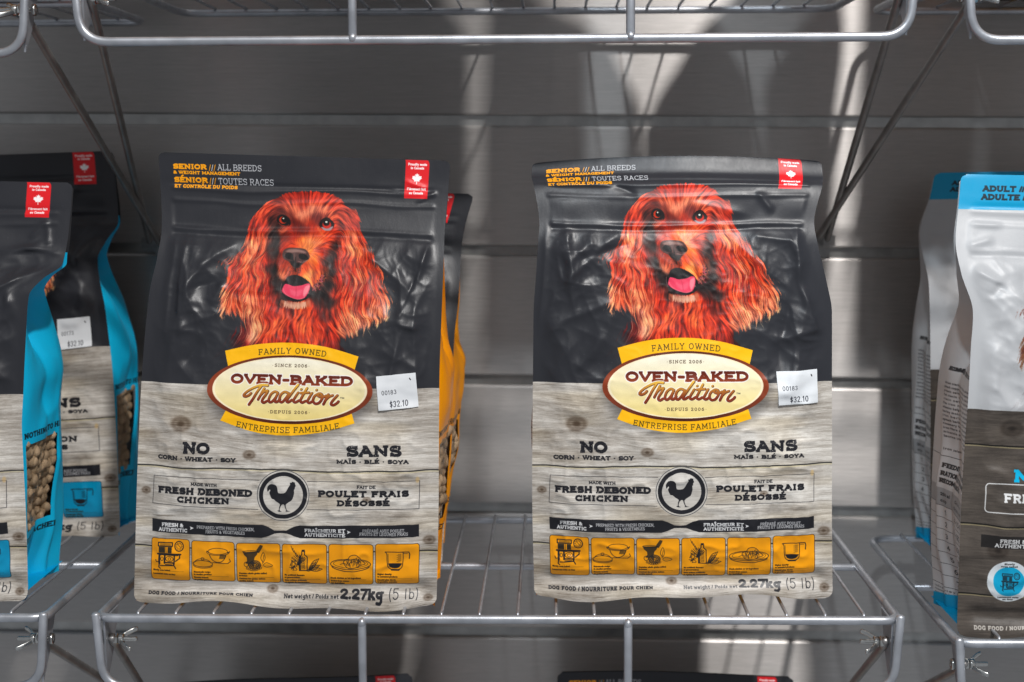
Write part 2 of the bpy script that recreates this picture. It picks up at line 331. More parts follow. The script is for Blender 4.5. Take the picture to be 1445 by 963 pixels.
def paint_dog(S=3.0):
    """long haired red setter portrait; returns rgb, alpha. 280 x 262 units, 1 unit = 3.854 sketch pixels"""
    k = S/3.854
    w, h = int(1079*k), int(1010*k)
    yy, xx = np.mgrid[0:h, 0:w].astype(np.float32)
    X = xx/k; Y = yy/k
    cp = [
     # skull and forehead
     (550,85,(196,66,46),38),(460,105,(196,70,50),32),(400,150,(150,66,56),26),(640,95,(224,84,58),36),(735,150,(206,92,74),26),(700,110,(214,84,62),26),
     (440,148,(240,150,118),15),(480,150,(244,160,126),17),(530,185,(250,176,150),20),(580,150,(255,190,158),19),(545,215,(226,130,104),14),(640,145,(250,180,150),19),(690,185,(244,150,118),17),
     (530,130,(206,88,60),18),(450,185,(150,74,62),14),(600,195,(150,76,74),20),(640,200,(160,80,72),16),
     (500,250,(140,46,28),22),(545,265,(150,50,28),20),(565,230,(200,70,44),16),(590,280,(226,92,50),20),(480,290,(196,66,40),20),
     (420,185,(104,62,60),12),(395,250,(90,50,46),16),(420,262,(222,120,90),13),(452,248,(220,90,60),10),(440,300,(150,58,40),16),
     (700,205,(228,96,66),20),(715,260,(214,74,40),22),(655,285,(232,104,60),20),(690,300,(220,90,50),18),
     # muzzle
     (520,330,(248,150,80),20),(575,320,(250,178,130),22),(620,330,(246,160,116),20),(560,360,(250,170,100),18),(470,350,(226,96,50),20),(430,370,(196,70,40),16),
     (640,380,(206,66,34),26),(665,340,(226,100,66),18),(600,410,(250,160,86),18),(590,450,(250,150,70),18),(625,460,(216,80,38),22),
     (405,440,(176,66,40),18),(420,480,(206,88,50),16),(425,520,(226,146,118),14),(455,500,(206,98,58),16),(540,480,(240,110,50),18),(570,515,(252,188,120),16),(600,530,(246,130,70),16),
     (500,475,(130,62,46),14),(640,500,(232,116,66),18),(652,535,(206,98,66),14),(625,580,(150,78,72),12),
     # darks beside the face
     (362,250,(84,52,52),14),(358,300,(70,66,72),18),(360,350,(66,64,70),18),(368,420,(56,46,50),18),(372,490,(54,42,46),18),(385,560,(60,42,44),20),(405,620,(52,36,38),18),(415,665,(60,30,28),16),
     (680,385,(70,44,42),16),(672,440,(46,40,44),20),(668,510,(50,42,46),20),(672,570,(52,42,46),22),(655,630,(48,34,38),22),(690,670,(60,36,36),16),(640,670,(90,34,26),18),(730,230,(120,50,46),12),(722,290,(110,42,36),12),
     # gap between skull and ear
     (372,190,(120,58,50),13),(356,215,(96,48,46),12),(738,180,(150,70,62),11),(744,240,(120,50,44),12),(706,330,(90,38,32),13),(690,355,(80,36,32),13),(350,480,(110,44,36),11),(352,380,(96,50,44),11),
     # left ear
     (340,150,(222,96,68),22),(300,190,(226,100,70),24),(285,260,(206,70,42),24),(320,260,(214,84,56),20),(240,300,(214,80,50),22),(245,350,(250,178,146),24),(295,340,(240,130,94),22),(335,330,(226,104,72),16),
     (200,400,(214,84,50),24),(240,430,(246,160,122),20),(290,430,(226,100,62),22),(335,440,(196,62,36),20),(130,460,(206,86,56),22),(170,500,(196,64,38),24),(225,500,(232,120,80),20),(275,520,(206,72,42),22),(325,540,(206,78,50),22),
     (130,570,(212,90,60),22),(185,590,(206,70,42),22),(235,590,(236,120,80),20),(290,600,(214,80,50),22),(350,600,(190,60,36),20),(110,650,(240,160,130),22),(150,680,(236,130,96),20),(200,690,(216,96,66),20),(250,680,(244,160,130),22),(310,680,(230,110,78),22),(370,680,(214,76,46),20),(395,640,(190,60,36),16),
     (100,730,(240,170,140),20),(240,760,(246,170,142),22),(280,800,(248,190,160),24),(300,740,(240,150,116),20),(345,760,(206,76,48),20),(180,740,(226,120,96),18),(265,870,(246,196,176),20),(385,730,(200,64,36),18),
     # right ear
     (790,165,(206,96,80),24),(760,220,(196,90,76),18),(820,220,(206,76,52),22),(760,300,(226,110,84),18),(800,300,(240,150,124),20),(850,300,(206,74,44),20),(800,370,(244,160,120),20),(860,380,(232,116,72),20),(745,380,(206,76,50),18),(900,400,(206,72,42),18),
     (830,440,(226,96,56),22),(770,450,(206,72,42),20),(720,450,(196,64,40),18),(890,470,(222,96,58),20),(930,500,(206,74,44),18),(730,540,(206,66,36),20),(790,530,(190,56,32),20),(850,520,(232,116,74),20),(910,560,(206,70,40),20),(960,560,(222,96,62),18),
     (710,620,(210,72,42),20),(770,610,(214,76,44),20),(830,600,(190,56,32),20),(880,630,(216,86,52),20),(940,640,(236,124,84),20),(990,640,(232,130,96),18),(730,690,(222,90,56),20),(790,680,(232,110,70),20),(850,690,(206,80,52),20),(910,710,(240,150,116),20),(975,710,(246,170,136),20),
     (760,760,(236,134,100),20),(820,760,(244,166,136),22),(780,830,(240,160,130),20),(860,800,(240,170,146),18),(720,760,(206,80,50),18),
     # chest
     (500,740,(216,96,60),22),(440,740,(206,96,66),20),(470,700,(150,50,34),18),(560,730,(226,104,60),22),(610,720,(200,66,36),22),(540,800,(240,130,80),22),(600,790,(222,88,50),22),(660,740,(130,46,32),18),(480,810,(196,66,38),22),(420,800,(236,120,76),22),(370,830,(226,110,72),20),
     (430,870,(206,76,42),22),(520,870,(214,84,46),22),(600,860,(226,100,58),22),(660,820,(206,76,46),20),(700,870,(196,66,40),20),(340,880,(216,90,56),20),(420,940,(190,60,36),26),(560,940,(200,70,40),26),(680,940,(170,52,34),24),
     # shoulders
     (215,820,(130,34,44),24),(190,880,(122,28,34),26),(150,930,(84,18,22),24),(230,920,(150,40,38),28),(300,930,(176,52,36),24),(770,890,(96,34,30),22),(800,920,(60,24,26),24),(255,780,(110,30,44),14)]
    base = blend_points(X, Y, [c[:2] for c in cp], [c[2] for c in cp], [c[3] for c in cp])
    fl = [(550,80,0,-1,60),(450,120,-.5,-.6,50),(660,120,.6,-.5,50),(350,160,-.8,.5,50),(300,250,-.35,1,60),(240,400,-.25,1,60),(170,450,-.6,.8,40),(150,560,-.2,1,60),(110,680,-.05,1,50),(250,600,.05,1,60),(330,560,.2,1,50),(290,780,.1,1,60),(370,700,.1,1,50),
          (800,180,.7,.6,50),(820,280,.4,1,60),(770,400,-.1,1,50),(880,430,.35,1,60),(940,560,.3,1,60),(980,680,.1,1,50),(800,560,.05,1,60),(740,640,.05,1,50),(800,760,.15,1,60),(900,720,.2,1,50),
          (500,180,0,-1,40),(600,180,.2,-1,40),(540,300,0,-1,40),(620,320,.6,-.5,40),(660,400,.7,.3,40),(600,460,.5,.8,40),(440,400,-.6,.3,40),(430,480,-.5,.8,40),(490,470,0,1,25),(700,260,.5,-.4,30),(410,280,-.5,.6,30),(370,400,0,1,30),(670,520,.3,1,40),(650,600,.7,.8,30),
          (480,740,-.3,1,60),(560,780,-.25,1,60),(640,760,.35,1,50),(430,850,-.35,1,60),(560,900,.1,1,60),(680,880,.2,1,60),(200,860,-.5,.8,60),(790,900,.4,.8,60)]
    F = blend_points(X, Y, [f[:2] for f in fl], [f[2:4] for f in fl], [f[4] for f in fl])
    ang = np.arctan2(F[..., 1], F[..., 0])
    earw = np.clip(1-np.hypot((X-520)/190, (Y-330)/280), 0, 1)*2.2
    wav = (1-np.clip(earw, 0, 1))*np.clip((Y-180)/260, .15, 1)*np.where((X > 400) & (X < 680), .6, 1)
    nz = vnoise(h, w, 46*k*2, 70*k*2, 3)
    ang = ang+wav*(.40*np.sin(Y/33+nz*7+X/80)+.13*np.sin(Y/13+nz*13))+(vnoise(h, w, 12, 12, 8)-.5)*.5
    vx, vy = np.cos(ang), np.sin(ang)
    r = np.random.RandomState(11)
    n1 = r.rand(h, w).astype(np.float32); fine = lic(n1, vx, vy, int(13*S/3))
    fine = (fine-fine.mean())/fine.std()
    n2 = blur(r.rand(h, w).astype(np.float32), 2*S/3+.5); mid = lic(n2, vx, vy, int(26*S/3), 1.2); mid = (mid-blur(mid, 22))/mid.std()*1.0
    facew = np.clip(earw, 0, 1)
    st = np.clip(mid*.52*(1-.65*facew)+fine*.30*(1-.3*facew), -2.2, 2.4)
    hi = np.clip(st, 0, 9)[..., None]; lo = np.clip(-st, 0, 9)[..., None]
    b = base/255.0
    lum = b.mean(axis=2, keepdims=True)
    rgb = b+hi*(np.array([.13, .12, .085])*(lum*1.6+.1)+b*.12)
    rgb = rgb*(1-np.clip(lo*np.array([.32, .42, .40]), 0, .85))
    # outline
    out = [(400,92),(450,70),(550,60),(660,66),(735,92),(765,130),(830,165),(852,262),(880,330),(910,385),(925,440),(955,490),(972,560),(1005,640),(1000,700),(985,750),(930,780),(870,810),(830,840),(770,860),(745,890),(770,1005),
           (110,1005),(125,930),(160,860),(215,795),(190,750),(130,750),(100,760),(88,690),(105,620),(125,540),(112,480),(88,470),(150,425),(195,370),(225,290),(240,215),(300,155),(350,115)]
    d = polysdf(X, Y, np.array(smooth_pts(out, 4, True), np.float32))
    edge = np.where((Y > 420) & (np.abs(X-540) > 230), 26.0, np.where(Y > 300, 12., 6.))
    al = np.clip(.5-(d+5-(fine*.5+mid*.7)*edge*.62)/(edge*.45), 0, 1)
    al = al*np.clip((1000-Y)/15, 0, 1)
    fade = np.clip((Y-800)/120, 0, 1)*np.clip((np.abs(X-500)-260)/90, 0, 1); al = al*(1-.9*fade)
    cv = Canvas(w/S, h/S, S); cv.a = rgb.astype(np.float32)
    U = 1/3.854
    def E(x, y, rx, ry, col, a=0, **kw): cv.ell(x*U, y*U, rx*U, ry*U, col, a, **{q: (v*U if q in ('soft', 'ring') else v) for q, v in kw.items()})
    def LN(p, wd, col, **kw): cv.line([(a*U, b2*U) for a, b2 in p], wd*U, col, **{q: (v*U if q == 'soft' else v) for q, v in kw.items()})
    def PG(p, col, **kw): cv.poly([(a*U, b2*U) for a, b2 in smooth_pts(p, 4, True)], col, **{q: (v*U if q == 'soft' else v) for q, v in kw.items()})
    # eyes
    PG([(386,212),(400,192),(430,190),(456,208),(462,236),(444,246),(410,238),(392,228)], (44,38,42), soft=3)
    E(420, 216, 21, 19, (214,84,42), soft=2); E(427, 213, 16, 16, (30,30,34), soft=2); E(423, 207, 4.5, 4, (235,240,240), soft=1)
    LN(smooth_pts([(398,232),(412,244),(436,248),(452,240)]), 4, (170,72,54), soft=2)
    LN(smooth_pts([(398,270),(420,278),(440,262)]), 7, (226,130,100), soft=4, alpha=.6)
    PG([(618,238),(628,212),(655,200),(684,212),(700,232),(690,252),(662,264),(636,256)], (60,34,36), soft=3)
    PG([(628,248),(650,264),(680,262),(694,244),(684,242),(660,252),(640,246)], (206,196,214), soft=2, alpha=.85)
    E(659, 233, 24, 20, (220,66,34), soft=2); E(657, 224, 17, 15, (22,24,30), soft=2); E(657, 219, 6.5, 5, (232,242,244), soft=1)
    LN(smooth_pts([(622,226),(640,204),(668,200),(698,226)]), 5, (40,28,32), soft=2)
    LN(smooth_pts([(610,250),(628,276),(650,300)]), 8, (250,170,110), soft=6, alpha=.55)
    # nose
    PG([(418,412),(424,384),(450,368),(500,366),(545,374),(565,402),(566,424),(548,440),(536,452),(508,476),(480,474),(456,448),(430,434)], (112,84,84), soft=3)
    PG([(436,388),(460,374),(505,374),(540,384),(545,396),(500,392),(460,396)], (186,160,160), soft=5, alpha=.8)
    PG([(432,418),(438,402),(456,396),(474,406),(478,436),(462,434),(446,430)], (30,26,30), soft=3)
    PG([(512,424),(508,406),(526,400),(550,408),(562,428),(548,434),(526,432)], (30,26,30), soft=3)
    PG([(460,446),(480,440),(492,452),(520,452),(532,444),(508,478),(478,474)], (44,34,38), soft=4, alpha=.9)
    LN([(491,420),(490,450),(492,486),(492,500)], 4, (36,26,28), soft=2); LN([(484,402),(484,432)], 6, (150,124,124), soft=4, alpha=.7); LN(smooth_pts([(505,444),(530,448),(556,436)]), 5, (176,146,150), soft=3, alpha=.8)
    for i in range(34): E(452+r.rand()*80, 474+r.rand()*34, 1.8, 1.8, (70,34,28), soft=.8, alpha=.7)
    # mouth
    PG([(436,560),(452,534),(478,522),(505,522),(535,534),(572,562),(584,590),(590,618),(574,640),(548,658),(505,668),(460,658),(432,636),(420,610),(424,580)], (40,32,38), soft=3)
    PG([(428,596),(440,572),(462,574),(488,582),(530,576),(556,566),(574,568),(576,590),(566,622),(548,646),(516,655),(482,648),(446,632),(426,612)], (240,98,140), soft=2.5)
    PG([(548,586),(570,574),(572,592),(560,622),(546,640),(540,620)], (252,176,196), soft=4, alpha=.9)
    PG([(470,600),(500,610),(535,600),(528,630),(498,640),(474,625)], (250,140,172), soft=6, alpha=.7)
    LN(smooth_pts([(500,584),(503,612),(502,640)]), 3, (206,66,110), soft=3, alpha=.6)
    LN(smooth_pts([(432,598),(446,626),(480,646),(516,654),(548,644)]), 3, (255,190,200), soft=2, alpha=.6)
    PG([(428,662),(470,680),(530,678),(574,656),(572,684),(530,702),(480,704),(440,690)], (214,170,150), soft=6, alpha=.75)
    for i in range(70):
        q = i/70; x_ = 424+154*q; bow = math.sin(q*math.pi); g_ = r.randint(26)
        LN(smooth_pts([(x_, 656+12*bow+r.rand()*8), (x_+(q-.5)*8, 672+14*bow+r.rand()*6), (x_+(q-.5)*18+r.randn()*3, 684+16*bow+r.rand()*12)], 3), 1.6+r.rand()*1.8, (226+g_, 194+g_, 180+g_) if .12 < q < .86 else (216,130,96), soft=1.2, alpha=.75)
    LN(smooth_pts([(422,570),(418,596),(424,622)]), 4, (150,130,140), soft=1.5, alpha=.8)
    for i in range(40):
        t = r.rand(); E(592+52*t+r.randn()*8, 612-88*t+r.randn()*9, 4, 4.5, (196,96+r.randint(60),116+r.randint(40)), soft=1.2, alpha=.75)
        if i % 2: E(592+50*t+r.randn()*9, 616-86*t+r.randn()*9, 3, 3, (60,30,40), soft=1, alpha=.8)
    # stray hairs with bright tips, on the ears
    rgb2 = cv.a
    for i in range(520):
        side = r.rand() < .5
        x = (r.uniform(110, 350) if side else r.uniform(720, 990)); y = r.uniform(250, 800)
        ln = r.randint(14, 44); pts = [(x, y)]
        for q in range(ln):
            ix, iy = int(min(max(x*k, 0), w-1)), int(min(max(y*k, 0), h-1))
            x += vx[iy, ix]*4; y += abs(vy[iy, ix])*4
            pts.append((x, y))
        pts = pts[::3]
        lt = r.rand()
        col = (250, 190+r.randint(40), 160+r.randint(40)) if lt > .55 else (236, 130, 90) if lt > .3 else (110, 34, 24)
        LN(pts, 1.6+r.rand()*1.6, col, soft=1.0, alpha=.5 if lt > .3 else .6)
    for i in range(26):
        x, y = r.uniform(588, 700), r.uniform(430, 620); LN([(x, y), (x+24, y+14+r.rand()*14)], 1.4, (236,150,120), soft=1, alpha=.4)
    g = np.clip(cv.a, 0, 1)**1.5; L_ = g.mean(axis=2, keepdims=True)
    return np.clip((L_+(g-L_)*.98)*np.array([.98, .93, .86], np.float32), 0, 1), al.astype(np.float32)

def wood(w, h, S, seed, knots, seams, light=(224, 219, 211), dark=(116, 106, 95), tint=.35):
    """weathered boards; knots [(x, y, size)], seams [y]"""
    yy, xx = np.mgrid[0:h, 0:w].astype(np.float32); X = xx/S; Y = yy/S
    v = Y.copy(); core = np.zeros_like(X)
    for kx, ky, ks in knots:
        dx = (X-kx)/(ks*3.4); dy = (Y-ky)/ks
        r2 = dx*dx+dy*dy
        v = v+np.sign(dy)*ks*.95*np.exp(-r2*.55)*(1-np.exp(-np.abs(dy)*2.5))
        q = np.hypot((X-kx)/1.35, Y-ky)/(ks*.34)
        core = np.maximum(core, np.exp(-q**2)*1.25+.55*np.exp(-(q-1.7)**2*3))
    v = v+2.2*(vnoise(h, w, 150*S, 22*S, seed+5, xx, yy)-.5)*4
    g = np.zeros_like(X)
    for i, (fx, fy, a) in enumerate(((85, 5.5, .22), (34, 1.9, .30), (18, .9, .32), (7, .55, .26), (3.0, .42, .16))):
        g += a*(vnoise(h, w, fx*S, fy*S, seed+i, xx, v*S)-.5)*2
    blot = vnoise(h, w, 60*S, 26*S, seed+9, xx, yy); blot2 = vnoise(h, w, 22*S, 9*S, seed+10, xx, yy)
    t = np.clip(.33-g*.45+(vnoise(h, w, 2.2, 1.3, seed+44, xx, yy)-.5)*.14+(blot-.5)*.42+(blot2-.5)*.22, 0, 1)+core*.8
    crack = np.clip((vnoise(h, w, 46*S, .8*S, seed+12, xx, v*S)-.80)*8, 0, 1)*(blot2 > .42)
    t = np.clip(t+crack*.35, 0, 1.25)[..., None]
    a = C255(light)*(1-t)+C255(dark)*t
    warm = np.clip((vnoise(h, w, 70*S, 18*S, seed+20, xx, yy)-.5)*2.2, 0, 1)[..., None]*tint
    a = a*(1-warm*np.array([.03, .10, .24]))
    a = a*(1-core[..., None]*np.array([.12, .22, .30])*.5)
    for sy in seams:
        dy = Y-(sy+.7*np.sin(X/37)+(vnoise(h, w, 30*S, 30*S, seed+30, xx, yy)-.5)*1.4)
        m = np.clip(1.35-np.abs(dy), 0, 1)[..., None]; a = a*(1-m*.86)
        m2 = (np.exp(-((dy-1.9)/.7)**2)*.55)[..., None]; a = a*(1-m2)+np.array([.80, .74, .52])*m2
    return a.astype(np.float32)

ACC_O = (255, 166, 4); ACC_T = (0, 146, 190); INK = (30, 30, 35)

def icon_stove(cv, x, y, s, c=INK):
    L = lambda p, w=.9: cv.line([(x+a*s, y+b*s) for a, b in p], w*s*.0085+.18, c)
    F = lambda p, al=1.0: cv.poly([(x+a*s, y+b*s) for a, b in p], c, alpha=al)
    L([(.19, .09), (.56, .09), (.56, .19), (.19, .19), (.19, .09)], 3); L([(.24, .13), (.52, .13)], 1); L([(.24, .16), (.52, .16)], 1)
    F([(.2, .21), (.37, .21), (.37, .37), (.2, .37)], .9); F([(.44, .21), (.55, .21), (.55, .37), (.44, .37)], .9); L([(.4, .21), (.4, .37)], 1)
    L([(.17, .4), (.78, .4)], 5); L([(.2, .43), (.72, .43)], 2); L([(.22, .43), (.22, .66)], 6); L([(.36, .45), (.36, .64)], 5); L([(.62, .45), (.62, .66)], 4)
    L([(.36, .63), (.62, .63)], 4); L([(.25, .72), (.6, .7)], 3); L([(.38, .68), (.56, .68)], 2)
    cv.ell(x+.49*s, y+.53*s, .1*s, .065*s, c, ring=.012*s+.25); cv.ell(x+.49*s, y+.53*s, .04*s, .03*s, c, ring=.01*s+.2)
    L([(.22, .66), (.2, .76), (.24, .8)], 3); L([(.6, .66), (.66, .78)], 3); L([(.76, .42), (.76, .5), (.66, .58)], 3); L([(.22, .6), (.14, .62), (.12, .56)], 2)
    cv.ell(x+.29*s, y+.53*s, .03*s, .05*s, c, ring=.012*s+.2)
    cv.ell(x+.74*s, y+.18*s, .115*s, .13*s, c, ring=.02*s+.3)
    for i in range(12):
        a = i/12*6.283; L([(.74+.085*math.cos(a), .18+.095*math.sin(a)), (.74+.06*math.cos(a), .18+.068*math.sin(a))], 1.3)
    L([(.74, .18), (.79, .22)], 1); L([(.74, .18), (.70, .12)], 1)

def icons(cv, i, x, y, s, c=INK):
    L = lambda p, w=1.5: cv.line([(x+a*s, y+b*s) for a, b in p], w*s*.0065+.18, c)
    F = lambda p, al=1.0: cv.poly([(x+a*s, y+b*s) for a, b in p], c, alpha=al)
    A = lambda cx, cy, rx, ry, a0=0, a1=360, w=1.5, n=22: L(arc(cx, cy, rx, ry, a0, a1, n), w)
    r = np.random.RandomState(40+i)
    if i == 0: icon_stove(cv, x, y, s, c)
    elif i == 1:
        A(.63, .22, .23, .075); A(.63, .235, .27, .085, 0, 180); A(.63, .24, .2, .26, 12, 168, 2)
        for q in range(9): L([(.66+q*.016, .40+.01*(q % 2)), (.69+q*.016, .30)], 1)
        L([(.37, .22), (.42, .25)], 3); L([(.86, .25), (.91, .22)], 3); L([(.9, .4), (.93, .46), (.86, .52), (.5, .51)], 2)
        A(.26, .55, .235, .085, 0, 360, 2); A(.26, .54, .2, .12, 190, 350, 1.5); A(.26, .42, .04, .03); A(.26, .58, .235, .085, 10, 170, 1.6)
    elif i == 2:
        F([(.14, .2), (.5, .19), (.47, .28), (.42, .34), (.4, .44), (.42, .5), (.2, .5), (.25, .42), (.24, .34), (.17, .28)], .82); A(.32, .2, .18, .03)
        F([(.46, .16), (.55, .02), (.62, .04), (.6, .1), (.52, .24), (.47, .22)], .8)
        for q in range(24):
            a = q/24*6.283; A(.42+.1*math.cos(a)*1.1, .54+.1*math.sin(a)*.95, .035, .024, 0, 360, 1.1, 7)
        A(.42, .54, .055, .05, 0, 360, 2)
        for q in range(12): L([(.42+r.randn()*.03, .54+r.randn()*.03), (.42+r.randn()*.04, .54+r.randn()*.04)], 1)
        L(smooth_pts([(.6, .46), (.56, .36), (.62, .22), (.66, .36), (.62, .48)]), 1.2); L([(.6, .5), (.63, .3)], 1); L(smooth_pts([(.62, .53), (.7, .48), (.84, .55), (.7, .6), (.62, .55)]), 1.2); A(.22, .52, .05, .06)
        for q in range(8): A(.24+q*.045, .62+.05*math.sin(q/7*3.14), .02, .03, 0, 360, 1.2, 8)
    elif i == 3:
        L([(.39, .3), (.39, .64), (.57, .64), (.57, .3), (.51, .24), (.51, .16), (.45, .16), (.45, .24), (.39, .3)], 3); F([(.445, .12), (.515, .12), (.515, .17), (.445, .17)])
        F([(.395, .3), (.43, .28), (.43, .63), (.395, .63)], .8); L([(.45, .32), (.52, .32), (.52, .6), (.45, .6), (.45, .32)], 1)
        for q in range(7): L([(.47, .35+q*.035), (.5, .36+q*.035)], 2)
        for q in range(9):
            a = -2.3+q*.22; L(smooth_pts([(.36, .5), (.36+.1*math.cos(a+.4), .5+.14*math.sin(a)), (.36+.2*math.cos(a), .46+.22*math.sin(a))]), 1.5)
        for q in range(16): L([(.16+r.rand()*.2, .3+r.rand()*.34), (.2+r.rand()*.14, .34+r.rand()*.3)], 1.6)
        L(smooth_pts([(.38, .3), (.3, .2), (.24, .12), (.2, .02)]), 1.2)
        for q in range(4): A(.24+q*.035, .1+q*.055, .014, .022, 0, 360, 1, 8)
        for ex, ey in ((.84, .34), (.86, .5), (.92, .6), (.78, .44)):
            px, py = .6, .62
            L(smooth_pts([(px, py), ((px+ex)/2-.02, (py+ey)/2-.06), (ex, ey)]), 1.6); L(smooth_pts([(px, py), ((px+ex)/2+.02, (py+ey)/2+.05), (ex, ey)]), 1.6)
            for q in range(6):
                t = .25+q*.11; L([(px+(ex-px)*t-.015, py+(ey-py)*t-.03), (px+(ex-px)*t+.015, py+(ey-py)*t+.03)], 1.2)
        F([(.52, .64), (.62, .6), (.72, .62), (.6, .67)], .6)
    elif i == 4:
        A(.5, .47, .47, .13, 0, 360, 2); A(.5, .46, .4, .1, 0, 360, 1); A(.5, .5, .45, .15, 15, 165, 2.4)
        body = smooth_pts([(.38, .5), (.34, .4), (.44, .34), (.5, .26), (.62, .24), (.7, .3), (.76, .38), (.84, .46), (.74, .5), (.6, .56), (.46, .57)], 5, True)
        cv.poly([(x+a*s, y+b*s) for a, b in body], (232, 150, 10) if c == INK else c, alpha=.6); L(body+body[:1], 1.8)
        L(smooth_pts([(.44, .36), (.56, .36), (.66, .3)]), 1.3); L(smooth_pts([(.5, .54), (.48, .44), (.6, .4), (.7, .46), (.68, .54)]), 1.6); L(smooth_pts([(.26, .48), (.36, .44), (.42, .5)]), 1.3)
        for q in range(40): t = r.rand(); L([(.4+t*.34, .32+r.rand()*.2), (.41+t*.34, .325+r.rand()*.2)], .9)
    else:
        L([(.22, .19), (.64, .19), (.64, .2)], 2.6); L(smooth_pts([(.22, .19), (.26, .25), (.27, .45), (.31, .6), (.45, .655), (.6, .6), (.64, .45), (.645, .2)]), 2.2)
        L([(.64, .19), (.78, .19), (.8, .25), (.79, .36)], 3); L([(.66, .23), (.75, .23)], 1.6)
        F(smooth_pts([(.31, .48), (.6, .48), (.6, .52), (.54, .59), (.45, .61), (.36, .59), (.31, .52)], 3, True)); F([(.34, .63), (.58, .63), (.55, .67), (.37, .67)])
        for q in range(8): L([(.5 if q % 2 else .53, .24+q*.026), (.6, .24+q*.026)], 1)
        L(smooth_pts([(.29, .24), (.3, .45), (.34, .58)]), 1)

CAP = [("Slowly oven baked", "", "Lentement cuite au four", ""), ("Homemade recipe", "in smaller portions", "Recette maison", "en petites portions"), ("Contains whole grains milled", "in-house", "Contient des grains entiers", "moulus maison"),
       ("No artificial flavours", "or preservatives", "Sans ar\u00f4mes artificiels", "ni agents de conservation"), ("", "Fresh chicken as 1st ingredient", "Poulet frais comme", "1er ingr\u00e9dient"), ("Higher density", "vs extruded products", "Densit\u00e9 plus \u00e9lev\u00e9e", "vs produits extrud\u00e9s")]

def flag(cv, x0, y0, x1, y1, col=(226, 26, 34)):
    cv.poly([(x0, y0), (x1, y0), (x1, y1), (x0, y1)], col)
    h = y1-y0; xc = (x0+x1)/2; k = h/56
    wt = (255, 250, 248)
    text(cv, "Proudly made", xc-14*k, xc+14*k, y0+8.4*k, 4.1*k, .24, wt, False); text(cv, "in Canada", xc-10*k, xc+10*k, y0+13.8*k, 4.1*k, .24, wt, False)
    cv.poly([(xc+a*8.8*k, y0+28.5*k+b*9.4*k) for a, b in LEAF], wt)
    text(cv, "Fi\u00e8rement fait", xc-14*k, xc+14*k, y0+44.6*k, 4.1*k, .24, wt, False); text(cv, "au Canada", xc-10.5*k, xc+10.5*k, y0+50.2*k, 4.1*k, .24, wt, False)

SCRIPT = [[(465,268),(400,265),(320,290),(250,330),(212,368),(224,384),(262,374),(288,350)], [(396,276),(350,340),(310,410),(270,468)],
          [(428,300),(398,356),(366,414)], [(394,366),(430,332),(466,324),(452,356),(420,402),(408,434),(428,448),(458,432)],
          [(574,346),(542,332),(502,360),(480,410),(486,438),(510,440),(545,405),(575,350)], [(575,350),(552,402),(546,434),(568,440),(598,414)],
          [(682,346),(645,335),(607,365),(592,414),(602,438),(626,440),(660,402),(694,352)], [(790,262),(742,322),(694,390),(670,430),(690,442),(725,420)],
          [(790,344),(757,395),(742,430),(765,444),(800,425)], [(822,308),(823,308)], [(884,296),(842,370),(817,425),(836,446),(872,430)], [(820,346),(905,342)],
          [(938,348),(907,400),(892,434),(912,450),(946,432)], [(986,314),(987,314)], [(1010,352),(966,380),(950,428),(974,458),(1014,450),(1048,404),(1044,364),(1015,352),(1004,376),(1048,392),(1086,376)],
          [(1112,362),(1088,412),(1062,464)], [(1080,424),(1120,386),(1158,372)], [(1208,372),(1162,424),(1142,462),(1168,474),(1206,452),(1220,436)]]

